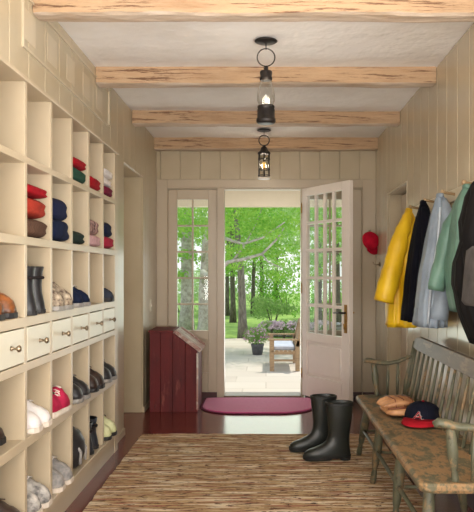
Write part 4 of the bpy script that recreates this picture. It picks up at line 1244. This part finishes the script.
# low dry stone wall with pale flowers
sw_ = MB(); rng = random.Random(9)
for lay in range(4):
    x = X(262, 19.4) + lay * .06
    while x < 4.2:
        w = rng.uniform(.16, .34); h = .105
        z = PZ0 - .03 + lay * .10
        k = len(sw_.v)
        squash_ball(x + w / 2, 19.4 + rng.uniform(-.03, .03), z + h / 2, w / 2 * 1.04, .17, h / 2 * 1.05, .5, 12, 6, sw_)
        x += w
o = sw_.build('stone_wall', M['stone'], smooth=True, origin=(2, 19.4, PZ0 - .03))
tag(o, 'low dry stone garden wall behind the garden bench', 'garden wall')
for i, (px, lab) in enumerate(((270, 'pale pink flowering shrub at the left end of the stone wall'), (284, 'pale pink flowering shrub by the stone wall directly above the garden bench seat'), (300, 'pale pink flowering shrub beside the hinge side of the open door'), (322, 'pale pink flowering shrub seen through the door glass'))):
    bush('flowering_shrub', lab, 'shrub', (X(px, 18.9), 18.74, -.22), (.34, .3, .24), 700, .05, M['leaf_dark'], 80 + i, 90, M['petal_pale'], group='flowers along the stone wall')

# flower pot
fp = thing('potted_flowers', 'dark planter of pink and white flowers standing on the patio left of the garden bench', 'potted plant', (X(257.5, 14.9), 14.9, PZ0))
fp.scale = (.88, .88, .80)
MB().lathe([(.10, 0), (.12, .01), (.15, .22), (.165, .27), (.165, .295), (.145, .295), (.14, .27), (.02, .265)]).build('planter', M['pot'], fp, smooth=True)
MB().lathe([(.001, .272), (.142, .272), (.142, .277), (.001, .277)]).build('soil', M['soil'], fp)
rng = random.Random(4)
mb = MB(); leafcloud(mb, rng, (-.03, 0, .50), (.34, .28, .26), 900, .06); mb.build('foliage', M['leaf_dark'], fp)
pm = MB()
for _ in range(80):
    a = rng.uniform(0, 2 * PI); e = rng.uniform(-.4, 1.3)
    leafcloud(pm, rng, (-.03 + math.cos(a) * math.cos(e) * .30, math.sin(a) * math.cos(e) * .28, .48 + math.sin(e) * .24), (.03, .03, .03), 9, .045)
pm.build('blossom', M['petal'], fp)

# ------------------------------------------------------------------ light
w = bpy.data.worlds.new('World'); scene.world = w; w.use_nodes = True
bg = w.node_tree.nodes['Background']
tc = w.node_tree.nodes.new('ShaderNodeTexCoord'); sx_ = w.node_tree.nodes.new('ShaderNodeSeparateXYZ')
rp = w.node_tree.nodes.new('ShaderNodeValToRGB')
w.node_tree.links.new(tc.outputs['Generated'], sx_.inputs[0]); w.node_tree.links.new(sx_.outputs[2], rp.inputs[0])
rp.color_ramp.elements[0].color = (1, 1, .98, 1); rp.color_ramp.elements[1].color = (.62, .78, 1, 1); rp.color_ramp.elements[1].position = .8
w.node_tree.links.new(rp.outputs[0], bg.inputs[0]); bg.inputs[1].default_value = 1.15

sun = bpy.data.lights.new('Sun', 'SUN'); sun.energy = 3.3; sun.angle = R(.6); sun.color = (1, .95, .87)
so_ = bpy.data.objects.new('Sun', sun); COL.objects.link(so_)
so_.rotation_euler = Vector((-.36, -.34, -1)).to_track_quat('-Z', 'Y').to_euler()

def area(name, loc, direction, sx, sy, energy, color):
    l = bpy.data.lights.new(name, 'AREA'); l.shape = 'RECTANGLE'; l.size = sx; l.size_y = sy; l.energy = energy; l.color = color
    o = bpy.data.objects.new(name, l); COL.objects.link(o); o.location = loc
    o.rotation_euler = Vector(direction).to_track_quat('-Z', 'Y').to_euler()
    return o
area('RearFill', (0, YR - .45, 1.1), (0, 1, .55), 2.0, 1.6, 300, (1, .97, .93))  # unseen source added behind the viewer to lift the whole room
area('SideFill', (XR + .8, .55, .95), (-.8, .6, 1.15), 3.4, 1.4, 235, (1, .97, .93))  # added out of view on the right, tilted up to brighten the ceiling
area('LeftFill', (XL - .9, -.1, .9), (.8, .6, 1.15), 3.0, 1.4, 250, (1, .97, .93))  # added out of view on the left to even out the right wall
area('DoorFill', (-.05, 8.7, .75), (0, -1, .35), 2.4, 1.7, 30, (.97, 1, .94))  # added on top of sun and sky for the floor reflection and ceiling
area('PassageFill', (-2.9, 5.8, 1.6), (1, .1, 0), .7, 1.2, 10, (1, .9, .78))  # unseen light added in the closed passage to brighten the far end
for nm, loc, en in (('LanternFill', (0, 3.95, 2.245), 1.6), ('CandleBulb', (-.018, 6.42, 2.25), 6)):  # first is fill added inside the unlit flask lantern, second the lit candle
    pt = bpy.data.lights.new(nm, 'POINT'); pt.energy = en; pt.color = (1, .86, .68); pt.shadow_soft_size = .03
    po = bpy.data.objects.new(nm, pt); COL.objects.link(po); po.location = loc

# ------------------------------------------------------------------ camera
cam = bpy.data.cameras.new('Camera'); co_ = bpy.data.objects.new('Camera', cam); COL.objects.link(co_)
co_.location = (0, 0, 1.25); co_.rotation_euler = (R(90), 0, 0)
cam.sensor_fit = 'VERTICAL'; cam.sensor_height = 36; cam.lens = 695 / 512 * 36
cam.shift_x = -29 / 512; cam.shift_y = 17 / 512
cam.clip_start = .05; cam.clip_end = 300
scene.camera = co_
scene.view_settings.view_transform = 'Standard'; scene.view_settings.look = 'None'
scene.view_settings.gamma = 1; scene.view_settings.use_curve_mapping = False
scene.view_settings.exposure = 0.06
scene.cycles.max_bounces = 8; scene.cycles.diffuse_bounces = 5; scene.cycles.transparent_max_bounces = 12
scene.cycles.use_denoising = True
scene.cycles.sample_clamp_indirect = 6
